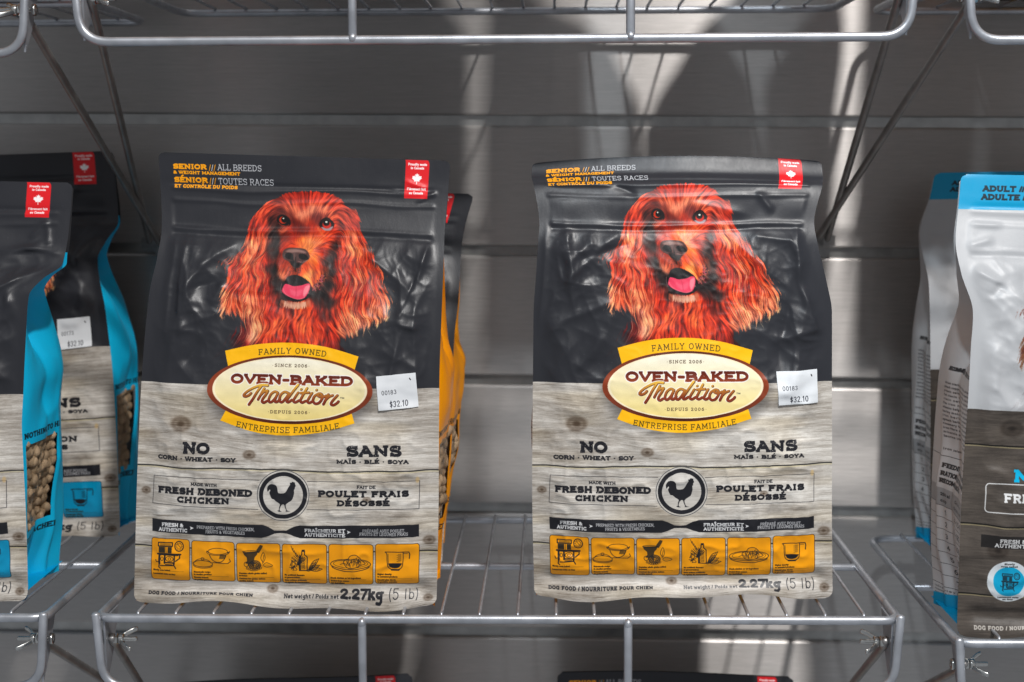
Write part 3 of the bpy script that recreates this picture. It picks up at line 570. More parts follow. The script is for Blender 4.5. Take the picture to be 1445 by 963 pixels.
def logo(cv):
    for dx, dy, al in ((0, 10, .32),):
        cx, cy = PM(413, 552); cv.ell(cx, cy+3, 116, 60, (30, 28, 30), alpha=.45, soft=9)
    amber = (255, 188, 6)
    top = PP([(322, 493)]+smooth_pts([(322, 493), (365, 484), (412, 481.5), (462, 487), (509, 500.5)], 6)+[(503, 520), (326, 514)])
    cv.poly(top, amber)
    bot = PP([(325, 572)]+[(316, 589)]+smooth_pts([(316, 589), (360, 604), (409, 610), (460, 605), (503.5, 593)], 6)+[(497, 572)])
    cv.poly(bot, amber)
    cx, cy = PM(412.4, 546.5)
    b = cv._box(cx-125, cy-60, cx+125, cy+60)
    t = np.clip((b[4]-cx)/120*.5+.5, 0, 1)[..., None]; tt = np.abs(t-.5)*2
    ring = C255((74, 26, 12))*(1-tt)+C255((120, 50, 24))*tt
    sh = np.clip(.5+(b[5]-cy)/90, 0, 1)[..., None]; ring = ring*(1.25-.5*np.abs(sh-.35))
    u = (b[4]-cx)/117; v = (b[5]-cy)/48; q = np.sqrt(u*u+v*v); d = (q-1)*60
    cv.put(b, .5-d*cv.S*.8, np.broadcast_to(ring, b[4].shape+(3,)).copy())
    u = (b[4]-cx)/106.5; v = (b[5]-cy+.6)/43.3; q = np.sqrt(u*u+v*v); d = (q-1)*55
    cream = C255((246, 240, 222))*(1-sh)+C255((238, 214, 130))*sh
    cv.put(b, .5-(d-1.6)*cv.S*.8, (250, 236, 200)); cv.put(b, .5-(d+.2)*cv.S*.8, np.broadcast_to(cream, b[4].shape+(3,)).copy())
    def grad(c0, c1, y0, y1):
        def f(bb):
            t = np.clip((bb[5]-y0)/(y1-y0), 0, 1)[..., None]; return (C255(c0)*(1-t)+C255(c1)*t).astype(np.float32)
        return f
    x0, y0 = PM(329, 540); x1, _ = PM(500.5, 541)
    text(cv, "OVEN-BAKED", x0, x1, cy-6.6, 14.4, .26, grad((92, 26, 10), (150, 62, 30), cy-20, cy-6), True, .03, outline=(1.2, (250, 248, 244)))
    for ex, colf in ((1.3, (252, 248, 236)), (.55, (84, 30, 14)), (0, None)):
        for P in SCRIPT:
            q = smooth_pts([PM(320+a/7.605, 505+b_/7.605) for a, b_ in P], 5) if len(P) > 2 else [PM(320+a/7.605, 505+b_/7.605) for a, b_ in P]
            if colf: cv.line([(a+(.5 if ex == .55 else 0), c+(.4 if ex == .55 else 0)) for a, c in q], 3.1+ex*1.6, colf)
            else:
                P2 = np.array(q, np.float32); bb = cv._box(P2[:, 0].min()-4, P2[:, 1].min()-4, P2[:, 0].max()+4, P2[:, 1].max()+4)
                dd = linesdf(bb[4], bb[5], P2)-1.5
                cv.put(bb, .5-dd*cv.S, grad((246, 200, 74), (130, 46, 18), cy-8, cy+16)(bb))
    xx, yy = PM(485, 557); text(cv, "TM", xx-2, xx+4, yy+2, 2.4, .2, INK, False)
    br = (70, 50, 34)
    text(cv, "\u00b7SINCE 2006\u00b7", cx-27, cx+27, cy-31.5, 4.6, .16, br, True, .22)
    text(cv, "\u00b7DEPUIS 2006\u00b7", cx-30, cx+30, cy+33.5, 4.6, .16, br, True, .22)
    g = (64, 58, 24)
    yt = PM(412, 496.8)[1]; text(cv, "FAMILY OWNED", cx-47, cx+49, 0, 8.3, .13, g, True, .16, curve=lambda x: (yt+((x-cx)/94)**2*12.5, (x-cx)/94*.24))
    yb = PM(409, 606.3)[1]; text(cv, "ENTREPRISE FAMILIALE", cx-74, cx+72, 0, 8.3, .13, g, True, .14, curve=lambda x: (yb-((x-cx+3)/94)**2*12.0, -(x-cx+3)/94*.24))

def T(cv, t, xa, xb, y, h, wt=.22, col=INK, **kw):
    a = PM(xa, y); b = PM(xb, y); c = PM((xa+xb)/2, y)
    text(cv, t, a[0], b[0], c[1], h, wt, col, **kw)

def knots_front():
    return [(PM(259, 595)[0], PM(259, 595)[1], 15), (PM(357, 636)[0], PM(357, 636)[1], 9), (PM(207, 690)[0], PM(207, 690)[1], 7), (PM(606, 760)[0], PM(606, 760)[1], 9),
            (PM(387, 829)[0], PM(387, 829)[1], 8), (PM(605, 847)[0], PM(605, 847)[1]-4, 7), (PM(520, 700)[0], PM(520, 700)[1], 6)]

def front_print(dog, acc=ACC_O, S=3.0, kind='senior'):
    cv = Canvas(425, 640, S, (42, 43, 48))
    r = np.random.RandomState(2)
    D0 = 325
    # warm spot and paper grain in the black
    wd = wood(cv.w, cv.h-int(D0*S), S, 70, [(a, b-D0, c) for a, b, c in knots_front()], [PM(400, 658)[1]-D0, PM(400, 772)[1]-D0])
    cv.a[int(D0*S):] = wd
    # small grey nicks in the boards
    rgb, al = dog
    X0, Y0 = PM(290, 250); X0 -= 2
    ih, iw = al.shape
    if S != 3.0:
        k = S/3.0; yi = (np.arange(int(ih*k))/k).astype(int); xi = (np.arange(int(iw*k))/k).astype(int); rgb = rgb[yi][:, xi]; al = al[yi][:, xi]; ih, iw = al.shape
    # the sheet widens downwards: place each row of the portrait where it sits on the sheet
    oy, ox = int(Y0*S), int(X0*S); iw2 = int(iw*1.12)
    rgb2 = np.zeros((ih, iw2, 3), np.float32); al2 = np.zeros((ih, iw2), np.float32)
    for j in range(ih):
        yp = 250+j/S
        xa = PM(290, yp)[0]; xb = PM(570, yp)[0]; xs = (np.arange(iw2)/S+X0-xa)/(xb-xa)*iw
        al2[j] = np.interp(xs, np.arange(iw), al[j], 0, 0)
        for q in range(3): rgb2[j, :, q] = np.interp(xs, np.arange(iw), rgb[j, :, q])
    rgb, al, iw = rgb2, al2, iw2
    a3 = al[..., None]; cv.a[oy:oy+ih, ox:ox+iw] = cv.a[oy:oy+ih, ox:ox+iw]*(1-a3)+rgb*a3
    top_end = int(D0*S)
    wdrow = cv.a[top_end:oy+ih, ox:ox+iw]
    cv.a[top_end:] = wd
    logo(cv)
    # heading
    if kind == 'senior':
        T(cv, "SENIOR", 244, 292.5, 239.5, 7.8, .26, acc); T(cv, "S\u00c9NIOR", 245, 293.5, 258.5, 7.8, .26, acc)
        T(cv, "& WEIGHT MANAGEMENT", 244, 340, 247.3, 4.9, .25, acc); T(cv, "ET CONTR\u00d4LE DU POIDS", 245.5, 335.5, 266.4, 4.9, .25, acc)
        for yb in (241.5, 260.5):
            for i in range(3):
                a = PM(296+i*3.4, yb); cv.line([(a[0], a[1]), (a[0]+2.2, a[1]-8.5)], .9, (220, 220, 220) if i == 1 else acc)
        T(cv, "ALL BREEDS", 308, 370.5, 241.8, 8.9, .10, (208, 210, 214)); T(cv, "TOUTES RACES", 308, 387, 261.8, 8.9, .10, (208, 210, 214))
    fx, fy = PM(572.5, 228); flag(cv, fx, -1 if False else .5, fx+34.5, 55.5)
    # claims
    w_ = .5
    T(cv, "NO", 263, 301, 636.5, 17, .26, wear=.1); T(cv, "CORN \u00b7 WHEAT \u00b7 SOY", 225, 338, 646.5, 6.6, .27, wear=.1)
    T(cv, "SANS", 491.5, 568, 640.5, 16.5, .25, wear=.1); T(cv, "MA\u00cfS \u00b7 BL\u00c9 \u00b7 SOYA", 478.5, 578, 650.2, 6.0, .27, wear=.1)
    meat = [("FRESH DEBONED", "CHICKEN", "POULET FRAIS", "D\u00c9SOSS\u00c9", "POULET"), ("FRESH DEBONED", "FISH", "POISSON", "FRAIS", "POISSON")][0 if kind == 'senior' else 1]
    T(cv, "MADE WITH", 274, 311.5, 681.3, 4.8, .2); T(cv, meat[0], 226, 360.5, 694.2, 10.3, .28, trk=.09, wear=.08); T(cv, meat[1], 254, 328.5, 705.8, 9.4, .28, trk=.09, wear=.08)
    T(cv, "FAIT DE", 506.5, 532.5, 684.6, 4.8, .2)
    if kind == 'senior':
        T(cv, meat[2], 452.5, 577.7, 696.8, 9.7, .28, trk=.09, wear=.08); T(cv, meat[3], 479, 551.5, 709.4, 8.8, .28, trk=.09, wear=.08)
    else:
        T(cv, "SAUMON", 478, 560, 696.8, 9.7, .28, trk=.09, wear=.08); T(cv, "FRAIS", 490, 545, 709.4, 8.8, .28, trk=.09, wear=.08)
    cx, cy = PM(404.1, 693.2)
    for P in ([c3(575, 96), c3(120, 85), c3(111, 205), c3(570, 219)], [c3(775, 102), c3(1243, 107), c3(1240, 226), c3(775, 220)]):
        cv.line(PP(P), .75, INK, alpha=.9)
    cv.ell(cx, cy, 37.2, 36.6, (206, 203, 198), alpha=.55); cv.ell(cx, cy, 36, 35.6, INK, ring=.8); cv.ell(cx, cy, 30.6, 30.0, INK, ring=5.8)
    cv.poly([(cx+(a-500)/11.33*1.01, cy+(b-490)/11.33) for a, b in smooth_pts(ROOSTER, 3, True)], INK)
    band = PP([c3(*p) for p in [(110, 270), (590, 284), (612, 292), (640, 307), (665, 309), (690, 308), (718, 294), (745, 287), (1240, 292), (1240, 345), (745, 343), (718, 334), (690, 321), (665, 319), (640, 320), (612, 332), (585, 340), (110, 325)]])
    cv.poly(band, INK)
    wt = (226, 226, 226)
    T(cv, "FRESH &", 231.5, 263, 740.2, 5.6, .22, wt); T(cv, "AUTHENTIC", 227, 268.5, 747.2, 5.6, .22, wt); T(cv, "PREPARED WITH FRESH CHICKEN," if kind == 'senior' else "PREPARED WITH FRESH FISH,", 282, 364.5, 742.4, 4.6, .13, wt); T(cv, "FRUITS & VEGETABLES", 295, 351, 748.2, 4.6, .13, wt)
    T(cv, "FRA\u00ceCHEUR ET", 434, 490.5, 745.6, 5.2, .22, wt); T(cv, "AUTHENTICIT\u00c9", 434, 490.5, 752.0, 5.2, .22, wt); T(cv, "PR\u00c9PAR\u00c9 AVEC POULET," if kind == 'senior' else "PR\u00c9PAR\u00c9 AVEC POISSON,", 514, 573, 746.6, 4.4, .13, wt); T(cv, "FRUITS ET L\u00c9GUMES FRAIS", 510, 577, 751.6, 4.4, .13, wt)
    for ax, ay in ((275, 740.9), (495, 745.8)):
        a = PM(ax, ay); cv.poly([(a[0]-2.4, a[1]-2.6), (a[0]+3, a[1]), (a[0]-2.4, a[1]+2.6), (a[0]-1, a[1])], wt)
    for i, (xa, ya, xb, yb) in enumerate(((108, 349, 272, 536), (285, 355, 466, 538), (478, 360, 658, 544), (670, 364, 854, 549), (865, 367, 1048, 552), (1060, 367, 1240, 552))):
        p = PM(*c3(xa, (ya+3))); q = PM(*c3(xb, yb))
        if i == 0: q = (q[0], q[1]+1)
        cv.rrect(p[0], p[1], q[0], q[1], 4, acc); cv.rrect(p[0], p[1], q[0], q[1], 4, (60, 44, 20) if acc == ACC_O else (20, 50, 60), ring=.8)
        s = q[0]-p[0]
        icons(cv, i, p[0]+.5, p[1]+1, s*.97)
        ln = CAP[i]; yy0 = p[1]+s*.80
        for j, tx in enumerate(ln):
            if not tx: continue
            yb_ = p[1]+s*(.775, .835, .915, .975)[j]-.2
            if i == 0: yb_ = p[1]+s*(.86, .9, .965, 1)[j]
            text(cv, tx, p[0]+3, 0.86, yb_, 2.5, .26, (56, 40, 16), True, .06, align='l')
        cv.line([(p[0]+s*.35, p[1]+s*.855), (p[0]+s*.85, p[1]+s*.855)], .4, (56, 40, 16), alpha=.7)
    T(cv, "DOG FOOD / NOURRITURE POUR CHIEN", 211, 360, 839.6, 4.7, .24, trk=.12); T(cv, "Net weight / Poids net", 403.6, 480, 841.6, 5.4, .19)
    T(cv, "2.27kg", 482, 542, 843.0, 13.4, .235, trk=.0); T(cv, "(5 lb)", 549, 592.5, 843.6, 13.2, .09, slab=False, trk=.05)
    # little peach knot
    a = PM(590, 674); cv.ell(a[0], a[1], 2.6, 4.4, (206, 170, 110), alpha=.6, soft=1)
    # ink dots and wear of the print
    for i in range(60): cv.ell(r.rand()*425, r.rand()*325, .5, .5, (120, 120, 124), alpha=.35)
    return cv.a

def white_print(dog, S=2.0):
    cv = Canvas(425, 640, S, (166, 167, 169))
    D0 = 329
    wd = wood(cv.w, cv.h-int(D0*S), S, 300, [(60, 25, 16), (48, 190, 14), (230, 90, 12)], [378-D0, 581-D0, 485-D0], (88, 80, 73), (46, 41, 37), .1)
    cv.a[int(D0*S):] = wd
    cv.poly([(0, 0), (425, 0), (425, 48), (0, 48)], ACC_T)
    rgb, al = dog; k = S/3.0; ih, iw = al.shape
    yi = (np.arange(int(ih*k))/k).astype(int); xi = (np.arange(int(iw*k))/k).astype(int); rgb = rgb[yi][:, xi]*.45; al = al[yi][:, xi]; ih, iw = al.shape
    oy, ox = int(70*S), int(41*S); a3 = al[..., None]; cv.a[oy:oy+ih, ox:ox+iw] = cv.a[oy:oy+ih, ox:ox+iw]*(1-a3)+rgb*a3
    keep = cv.a[int(D0*S):]; keep[:] = wd
    k_ = (22, 40, 50)
    text(cv, "ADULT ///", 31, 1.2, 23.5, 8.6, .27, k_, align='l'); text(cv, "ADULTE ///", 30, 1.16, 35, 8.6, .27, k_, align='l')
    text(cv, "M", 66, 93, 427, 17, .26, (0, 176, 220))
    cv.rrect(30, 430, 395, 468, 5, (214, 214, 214), ring=1.3)
    text(cv, "FRESH", 54, 112, 454, 12, .22, (214, 214, 214), trk=.1)
    cv.poly([(27, 499), (160, 499), (160, 516), (27, 516)], (30, 27, 26))
    text(cv, "FRESH &", 50, 84, 508.5, 5.5, .2, (206, 206, 206)); text(cv, "AUTHENTIC", 44, 92, 514.8, 5.5, .2, (206, 206, 206))
    for i in range(4):
        cx = 64+i*82; cy = 562
        cv.ell(cx, cy, 28.5, 28.5, (196, 202, 206)); cv.ell(cx, cy, 20.5, 20.5, (0, 150, 190)); icons(cv, (0, 1, 3, 5)[i], cx-15, cy-14, 34, (16, 40, 50))
        text(cv, "Slowly", cx-7, cx+7, cy-23.3, 2.6, .25, (40, 40, 40)); text(cv, "oven baked", cx-11, cx+11, cy-20.2+.3, 2.4, .25, (40, 40, 40))
        text(cv, "Lentement cuite", cx-14, cx+14, cy+23.4, 2.4, .25, (40, 40, 40)); text(cv, "au four", cx-7, cx+7, cy+26.6, 2.4, .25, (40, 40, 40))
    text(cv, "DOG FOOD / NOURRITURE POUR CHIEN", 22, 165, 630, 5, .22, (190, 184, 176), trk=.14)
    return cv.a

def info_print(acc, S=3.0):
    cv = Canvas(110, 640, S, acc); cv.poly([(0, 345), (110, 345), (110, 535), (0, 535)], (200, 200, 198))
    k_ = (50, 50, 52)
    text(cv, "FEEDING GUIDELINE", 4, 104, 360, 6.6, .24, k_); text(cv, "RATION QUOTIDIENNE", 4, 104, 372, 6.6, .24, k_)
    for i in range(8):
        cv.line([(0, 384+i*17), (110, 384+i*17)], .7, k_)
        if i < 7: text(cv, ["38-154", "154-192", "192-308", "308-385", "385-500", "500-577", "577-692"][i], 10, 54, 396.5+i*17, 7.5, .17, k_, slab=False)
    text(cv, "NOTHING TO HIDE", 4, 96, 338, 9, .22, (60, 40, 10), trk=.12)
    return cv.a

def side_print(kind, S=3.0):
    """side panel, 110 wide x 640 high; u = 0 at the front edge"""
    if kind in ('orange', 'teal'):
        acc = (252, 160, 0) if kind == 'orange' else (8, 184, 230)
        cv = Canvas(110, 640, S, acc)
        k_ = (60, 40, 10) if kind == 'orange' else (10, 40, 54)
        text(cv, "NOTHING TO HIDE", 4, 96, 398, 9, .22, k_, trk=.12); text(cv, "RIEN \u00c0 CACHER", 4, 86, 558, 9, .22, k_, trk=.12)
    else:
        cv = Canvas(110, 640, S, (190, 191, 192))
        r = np.random.RandomState(9)
        k_ = (50, 50, 52)
        words = "protein vitamins minerals oats barley peas carrots apple spinach flax fish meal rosemary kelp selenium zinc iron copper iodine taurine fibre moisture calcium biotin niacin".split()
        y = 292
        text(cv, "RECOMMENDED TRANSITION", 30, 108, 290, 6, .25, k_)
        while y < 408:
            y += 6.2
            if r.rand() < .14: y += 6; continue
            t = " ".join(words[r.randint(len(words))] for _ in range(5))
            text(cv, t, 30, 108, y, 3.8, .17, k_, slab=False)
        cv.line([(0, 418), (110, 418)], .8, k_)
        text(cv, "FEEDING GUIDELINE", 32, 109, 434, 6.6, .24, k_); text(cv, "RATION QUOTIDIENNE", 32, 109, 445, 6.6, .24, k_); text(cv, "RECOMMAND\u00c9E", 32, 86, 455, 6.6, .24, k_)
        cv.poly([(0, 462), (110, 462), (110, 487), (0, 487)], (150, 152, 154))
        text(cv, "Grams", 70, 98, 473, 4.6, .2, k_); text(cv, "Grammes", 68, 102, 482, 4.6, .2, k_); text(cv, "250 ml", 34, 52, 473, 4.6, .2, k_); text(cv, "cup", 34, 46, 482, 4.6, .2, k_)
        rows = ["38-154", "154-192", "192-308", "308-385", "385-500", "500-577", "577-692"]
        for i, t in enumerate(rows):
            yb = 487+i*17; cv.line([(0, yb), (110, yb)], .7, k_); text(cv, t, 66, 104, yb+12.5, 7.5, .17, k_, slab=False); text(cv, str(i+1), 40, 46, yb+12.5, 7.5, .17, k_, slab=False)
        cv.line([(0, 606), (110, 606)], .7, k_); cv.line([(56, 462), (56, 606)], .7, k_)
        y = 608
        while y < 622: y += 4.6; text(cv, " ".join(words[r.randint(len(words))] for _ in range(5)), 3, 104, y, 3, .16, k_, slab=False)
        cv.poly([(0, 622), (110, 600), (110, 640), (0, 640)], ACC_T)
    return cv.a

def sticker_print(num="00183", price="$32.10", S=6.0):
    cv = Canvas(56, 48, S, (222, 225, 228))
    text(cv, num, 6, 27, 27, 6.4, .12, (40, 42, 50), False, .12)
    text(cv, price, 16, 42, 45, 8.6, .13, (60, 62, 70), False, .1)
    cv.line([(47, 7), (48, 9)], 1.6, (30, 30, 34))
    return cv.a

# ---------------------------------------------------------------- helpers
def link_mesh(name, verts, faces, mat=None, parent=None, smooth=True, uv=None):
    me = bpy.data.meshes.new(name)
    v = np.asarray(verts, np.float32).reshape(-1, 3)
    fa = np.asarray(faces, np.int32)
    if fa.ndim == 2:
        n, k = fa.shape
        me.vertices.add(len(v)); me.vertices.foreach_set('co', v.ravel())
        me.loops.add(n*k); me.loops.foreach_set('vertex_index', fa.ravel())
        me.polygons.add(n); me.polygons.foreach_set('loop_start', np.arange(0, n*k, k, dtype=np.int32)); me.polygons.foreach_set('loop_total', np.full(n, k, np.int32))
        if smooth: me.polygons.foreach_set('use_smooth', np.ones(n, bool))
        if uv is not None:
            l = me.uv_layers.new(name='UVMap'); l.data.foreach_set('uv', np.asarray(uv, np.float32)[fa.ravel()].ravel())
        me.update(calc_edges=True); me.validate()
    if mat: me.materials.append(mat)
    o = bpy.data.objects.new(name, me); COL.objects.link(o)
    if parent: o.parent = parent
    return o
def from_lists(name, verts, faces, mat=None, parent=None, smooth=True):
    me = bpy.data.meshes.new(name); me.from_pydata([tuple(v) for v in verts], [], [tuple(f) for f in faces])
    if smooth: me.polygons.foreach_set('use_smooth', [True]*len(me.polygons))
    me.update()
    if mat: me.materials.append(mat)
    o = bpy.data.objects.new(name, me); COL.objects.link(o)
    if parent: o.parent = parent
    return o
def thing(name, label, cat, group=None, loc=(0, 0, 0)):
    o = bpy.data.objects.new(name, None); COL.objects.link(o); o.location = loc; o.empty_display_size = .02
    o['label'] = label; o['category'] = cat
    if group: o['group'] = group
    return o
def copy_tree(src, parent=None):
    c = src.copy(); COL.objects.link(c)
    if parent: c.parent = parent
    for ch in list(src.children): copy_tree(ch, c)
    return c
def fillet(pts, rad, n=6):
    P = [Vector(p) for p in pts]; out = [P[0]]
    for i in range(1, len(P)-1):
        r = rad[i] if isinstance(rad, (list, tuple)) else rad
        a, b, c = P[i-1], P[i], P[i+1]
        d1 = (a-b).normalized(); d2 = (c-b).normalized()
        p1 = b+d1*r; p2 = b+d2*r
        for k in range(n+1):
            t = k/n; out.append(p1*(1-t)**2+b*2*t*(1-t)+p2*t*t)
    out.append(P[-1]); return out
def tube_data(pts, r, n=12, cap=True, flat=1.0):
    P = [Vector(p) for p in pts]; V = []; Fc = []
    t0 = (P[1]-P[0]).normalized(); ref = Vector((0, 0, 1)) if abs(t0.z) < .9 else Vector((1, 0, 0))
    nrm = (ref-t0*ref.dot(t0)).normalized()
    rings = []
    seq = []
    for i, p in enumerate(P):
        t = ((P[min(i+1, len(P)-1)]-P[max(i-1, 0)])).normalized()
        nrm = (nrm-t*nrm.dot(t)).normalized(); seq.append((p, t, nrm, 1.0))
    if cap:     # rounded ends
        p, t, m, _ = seq[0]; seq = [(p-t*r*.55, t, m, .45), (p-t*r*.3, t, m, .85)]+seq
        p, t, m, _ = seq[-1]; seq = seq+[(p+t*r*.3, t, m, .85), (p+t*r*.55, t, m, .45)]
    for p, t, m, k in seq:
        b = t.cross(m); base = len(V)
        for j in range(n):
            a = 2*math.pi*j/n; V.append(p+(m*math.cos(a)+b*math.sin(a)*flat)*r*k)
        rings.append(base)
    for i in range(len(rings)-1):
        for j in range(n): Fc.append((rings[i]+j, rings[i]+(j+1) % n, rings[i+1]+(j+1) % n, rings[i+1]+j))
    Fc.append(tuple(reversed(range(n)))); Fc.append(tuple(rings[-1]+j for j in range(n)))
    return V, Fc
def tube(name, pts, r, mat, parent, n=12, flat=1.0):
    v, f = tube_data(pts, r, n, flat=flat); return from_lists(name, v, f, mat, parent)

# ---------------------------------------------------------------- materials
def mat_new(name):
    m = bpy.data.materials.new(name); m.use_nodes = True
    nt = m.node_tree; b = nt.nodes['Principled BSDF']; return m, nt, b
def nd(nt, t, **kw):
    n = nt.nodes.new(t)
    for k, v in kw.items(): setattr(n, k, v)
    return n
def image_from(name, a):
    h, w = a.shape[:2]
    im = bpy.data.images.new(name, w, h, alpha=False); buf = np.ones((h, w, 4), np.float32); buf[..., :3] = np.clip(a[::-1], 0, 1)
    im.pixels.foreach_set(buf.ravel()); im.update(); im.pack(); return im
def film(name, img=None, col=(.5, .5, .5), rough=.36, bump=.05, spec=.34, coat=.0, val=1.0):
    """satin pouch film: print, fine film texture, scuffs in the gloss"""
    m, nt, b = mat_new(name)
    tc = nd(nt, 'ShaderNodeTexCoord')
    if img:
        ti = nd(nt, 'ShaderNodeTexImage', interpolation='Cubic', extension='EXTEND'); ti.image = img; nt.links.new(tc.outputs['UV'], ti.inputs[0])
        nt.links.new(ti.outputs[0], b.inputs['Base Color'])
    else: b.inputs['Base Color'].default_value = (*col, 1)
    n1 = nd(nt, 'ShaderNodeTexNoise'); n1.inputs['Scale'].default_value = 900; n1.inputs['Detail'].default_value = 2
    n2 = nd(nt, 'ShaderNodeTexNoise'); n2.inputs['Scale'].default_value = 55; n2.inputs['Detail'].default_value = 5; n2.inputs['Roughness'].default_value = .7
    mp = nd(nt, 'ShaderNodeMapping'); mp.inputs['Scale'].default_value = (1, 1, .35); nt.links.new(tc.outputs['Object'], mp.inputs[0]); nt.links.new(mp.outputs[0], n2.inputs[0]); nt.links.new(tc.outputs['Object'], n1.inputs[0])
    mr = nd(nt, 'ShaderNodeMapRange'); mr.inputs[1].default_value = .3; mr.inputs[2].default_value = .75; mr.inputs[3].default_value = rough-.05; mr.inputs[4].default_value = rough+.09
    nt.links.new(n2.outputs[0], mr.inputs[0]); nt.links.new(mr.outputs[0], b.inputs['Roughness'])
    bp = nd(nt, 'ShaderNodeBump'); bp.inputs['Strength'].default_value = bump; bp.inputs['Distance'].default_value = .0006
    nt.links.new(n1.outputs[0], bp.inputs['Height'])
    bp2 = nd(nt, 'ShaderNodeBump'); bp2.inputs['Strength'].default_value = .35; bp2.inputs['Distance'].default_value = .0007
    nt.links.new(n2.outputs[0], bp2.inputs['Height']); nt.links.new(bp.outputs[0], bp2.inputs['Normal']); nt.links.new(bp2.outputs[0], b.inputs['Normal'])
    b.inputs['Specular IOR Level'].default_value = spec
    b.inputs['Coat Weight'].default_value = coat; b.inputs['Coat Roughness'].default_value = .22
    return m
def metal(name, col, rough, metallic=1.0, bump=.0, scale=400, spots=True):
    m, nt, b = mat_new(name); b.inputs['Metallic'].default_value = metallic
    tc = nd(nt, 'ShaderNodeTexCoord'); n = nd(nt, 'ShaderNodeTexNoise'); n.inputs['Scale'].default_value = 60; n.inputs['Detail'].default_value = 6
    nt.links.new(tc.outputs['Object'], n.inputs[0])
    cr = nd(nt, 'ShaderNodeValToRGB'); cr.color_ramp.elements[0].position = .3; cr.color_ramp.elements[1].position = .7
    cr.color_ramp.elements[0].color = (*[c*.74 for c in col], 1); cr.color_ramp.elements[1].color = (*[min(1, c*1.06) for c in col], 1)
    nt.links.new(n.outputs[0], cr.inputs[0]); nt.links.new(cr.outputs[0], b.inputs['Base Color'])
    mr = nd(nt, 'ShaderNodeMapRange'); mr.inputs[3].default_value = rough-.06; mr.inputs[4].default_value = rough+.08
    nt.links.new(n.outputs[0], mr.inputs[0]); nt.links.new(mr.outputs[0], b.inputs['Roughness'])
    n2 = nd(nt, 'ShaderNodeTexNoise'); n2.inputs['Scale'].default_value = scale; nt.links.new(tc.outputs['Object'], n2.inputs[0])
    bp = nd(nt, 'ShaderNodeBump'); bp.inputs['Strength'].default_value = bump; bp.inputs['Distance'].default_value = .0004
    nt.links.new(n2.outputs[0], bp.inputs['Height']); nt.links.new(bp.outputs[0], b.inputs['Normal'])
    return m
M_RAIL = metal('powder_grey_metal', (.50, .52, .56), .38, .72, .12, 1800)
M_STRUT = metal('dark_strut_metal', (.34, .33, .32), .36, .7, .1, 900)
M_ZINC = metal('zinc_plated', (.62, .62, .60), .24, 1.0, .1, 700)
def wall_mat():
    m, nt, b = mat_new('brushed_steel_laminate')
    tc = nd(nt, 'ShaderNodeTexCoord')
    mp = nd(nt, 'ShaderNodeMapping'); mp.inputs['Scale'].default_value = (14, 14, 1500); nt.links.new(tc.outputs['Object'], mp.inputs[0])
    n = nd(nt, 'ShaderNodeTexNoise'); n.inputs['Scale'].default_value = 1; n.inputs['Detail'].default_value = 5; n.inputs['Roughness'].default_value = .65; nt.links.new(mp.outputs[0], n.inputs[0])
    mp2 = nd(nt, 'ShaderNodeMapping'); mp2.inputs['Scale'].default_value = (60, 60, 3400); nt.links.new(tc.outputs['Object'], mp2.inputs[0])
    n2 = nd(nt, 'ShaderNodeTexNoise'); n2.inputs['Scale'].default_value = 1; n2.inputs['Detail'].default_value = 3; nt.links.new(mp2.outputs[0], n2.inputs[0])
    add = nd(nt, 'ShaderNodeMath', operation='ADD'); nt.links.new(n.outputs[0], add.inputs[0]); nt.links.new(n2.outputs[0], add.inputs[1])
    cr = nd(nt, 'ShaderNodeMapRange'); cr.inputs[1].default_value = .7; cr.inputs[2].default_value = 1.3; cr.inputs[3].default_value = .78; cr.inputs[4].default_value = 1.18
    nt.links.new(add.outputs[0], cr.inputs[0])
    mx = nd(nt, 'ShaderNodeVectorMath', operation='SCALE'); mx.inputs[0].default_value = (.455, .432, .415); nt.links.new(cr.outputs[0], mx.inputs['Scale'])
    nt.links.new(mx.outputs[0], b.inputs['Base Color'])
    b.inputs['Metallic'].default_value = .75
    cr2 = nd(nt, 'ShaderNodeMapRange'); cr2.inputs[1].default_value = .7; cr2.inputs[2].default_value = 1.3; cr2.inputs[3].default_value = .40; cr2.inputs[4].default_value = .50
    nt.links.new(add.outputs[0], cr2.inputs[0]); nt.links.new(cr2.outputs[0], b.inputs['Roughness'])
    b.inputs['Anisotropic'].default_value = .88
    tg = nd(nt, 'ShaderNodeCombineXYZ'); tg.inputs[2].default_value = 1.0; nt.links.new(tg.outputs[0], b.inputs['Tangent'])
    bp = nd(nt, 'ShaderNodeBump'); bp.inputs['Strength'].default_value = .12; bp.inputs['Distance'].default_value = .0003
    nt.links.new(n2.outputs[0], bp.inputs['Height']); nt.links.new(bp.outputs[0], b.inputs['Normal'])
    return m
M_WALL = wall_mat()
M_GROOVE = metal('groove_aluminium', (.42, .42, .41), .38, .8, .0)

# ---------------------------------------------------------------- the slatted wall
wall = bpy.data.objects.new('wall', None); COL.objects.link(wall); wall['kind'] = 'structure'
WY = .366
SEAMS = [.3897+.1275*k for k in range(3, 0, -1)]+[.3897, .2635, .1355, .0065, -.121, -.2485, -.376, -.503, -.630]
def slat(z0, z1):
    """one wall panel from z0 up to z1, lower edge rolled, upper edge chamfered"""
    prof = [(WY+.007, z1-.0005), (WY+.004, z1-.0005), (WY+.0012, z1-.0012), (WY, z1-.003), (WY, z0+.002), (WY+.0006, z0+.0006), (WY+.002, z0), (WY+.007, z0)]
    xs = [-1.6, 1.6]; V = [(x, y, z) for x in xs for y, z in prof]; n = len(prof)
    Fc = [(i, i+1, n+i+1, n+i) for i in range(n-1)]
    Fc += [(n-1, 0, n, 2*n-1), tuple(range(n-1, -1, -1)), tuple(range(n, 2*n))]
    o = from_lists('wall_panel', V, Fc, M_WALL, wall, smooth=False); return o
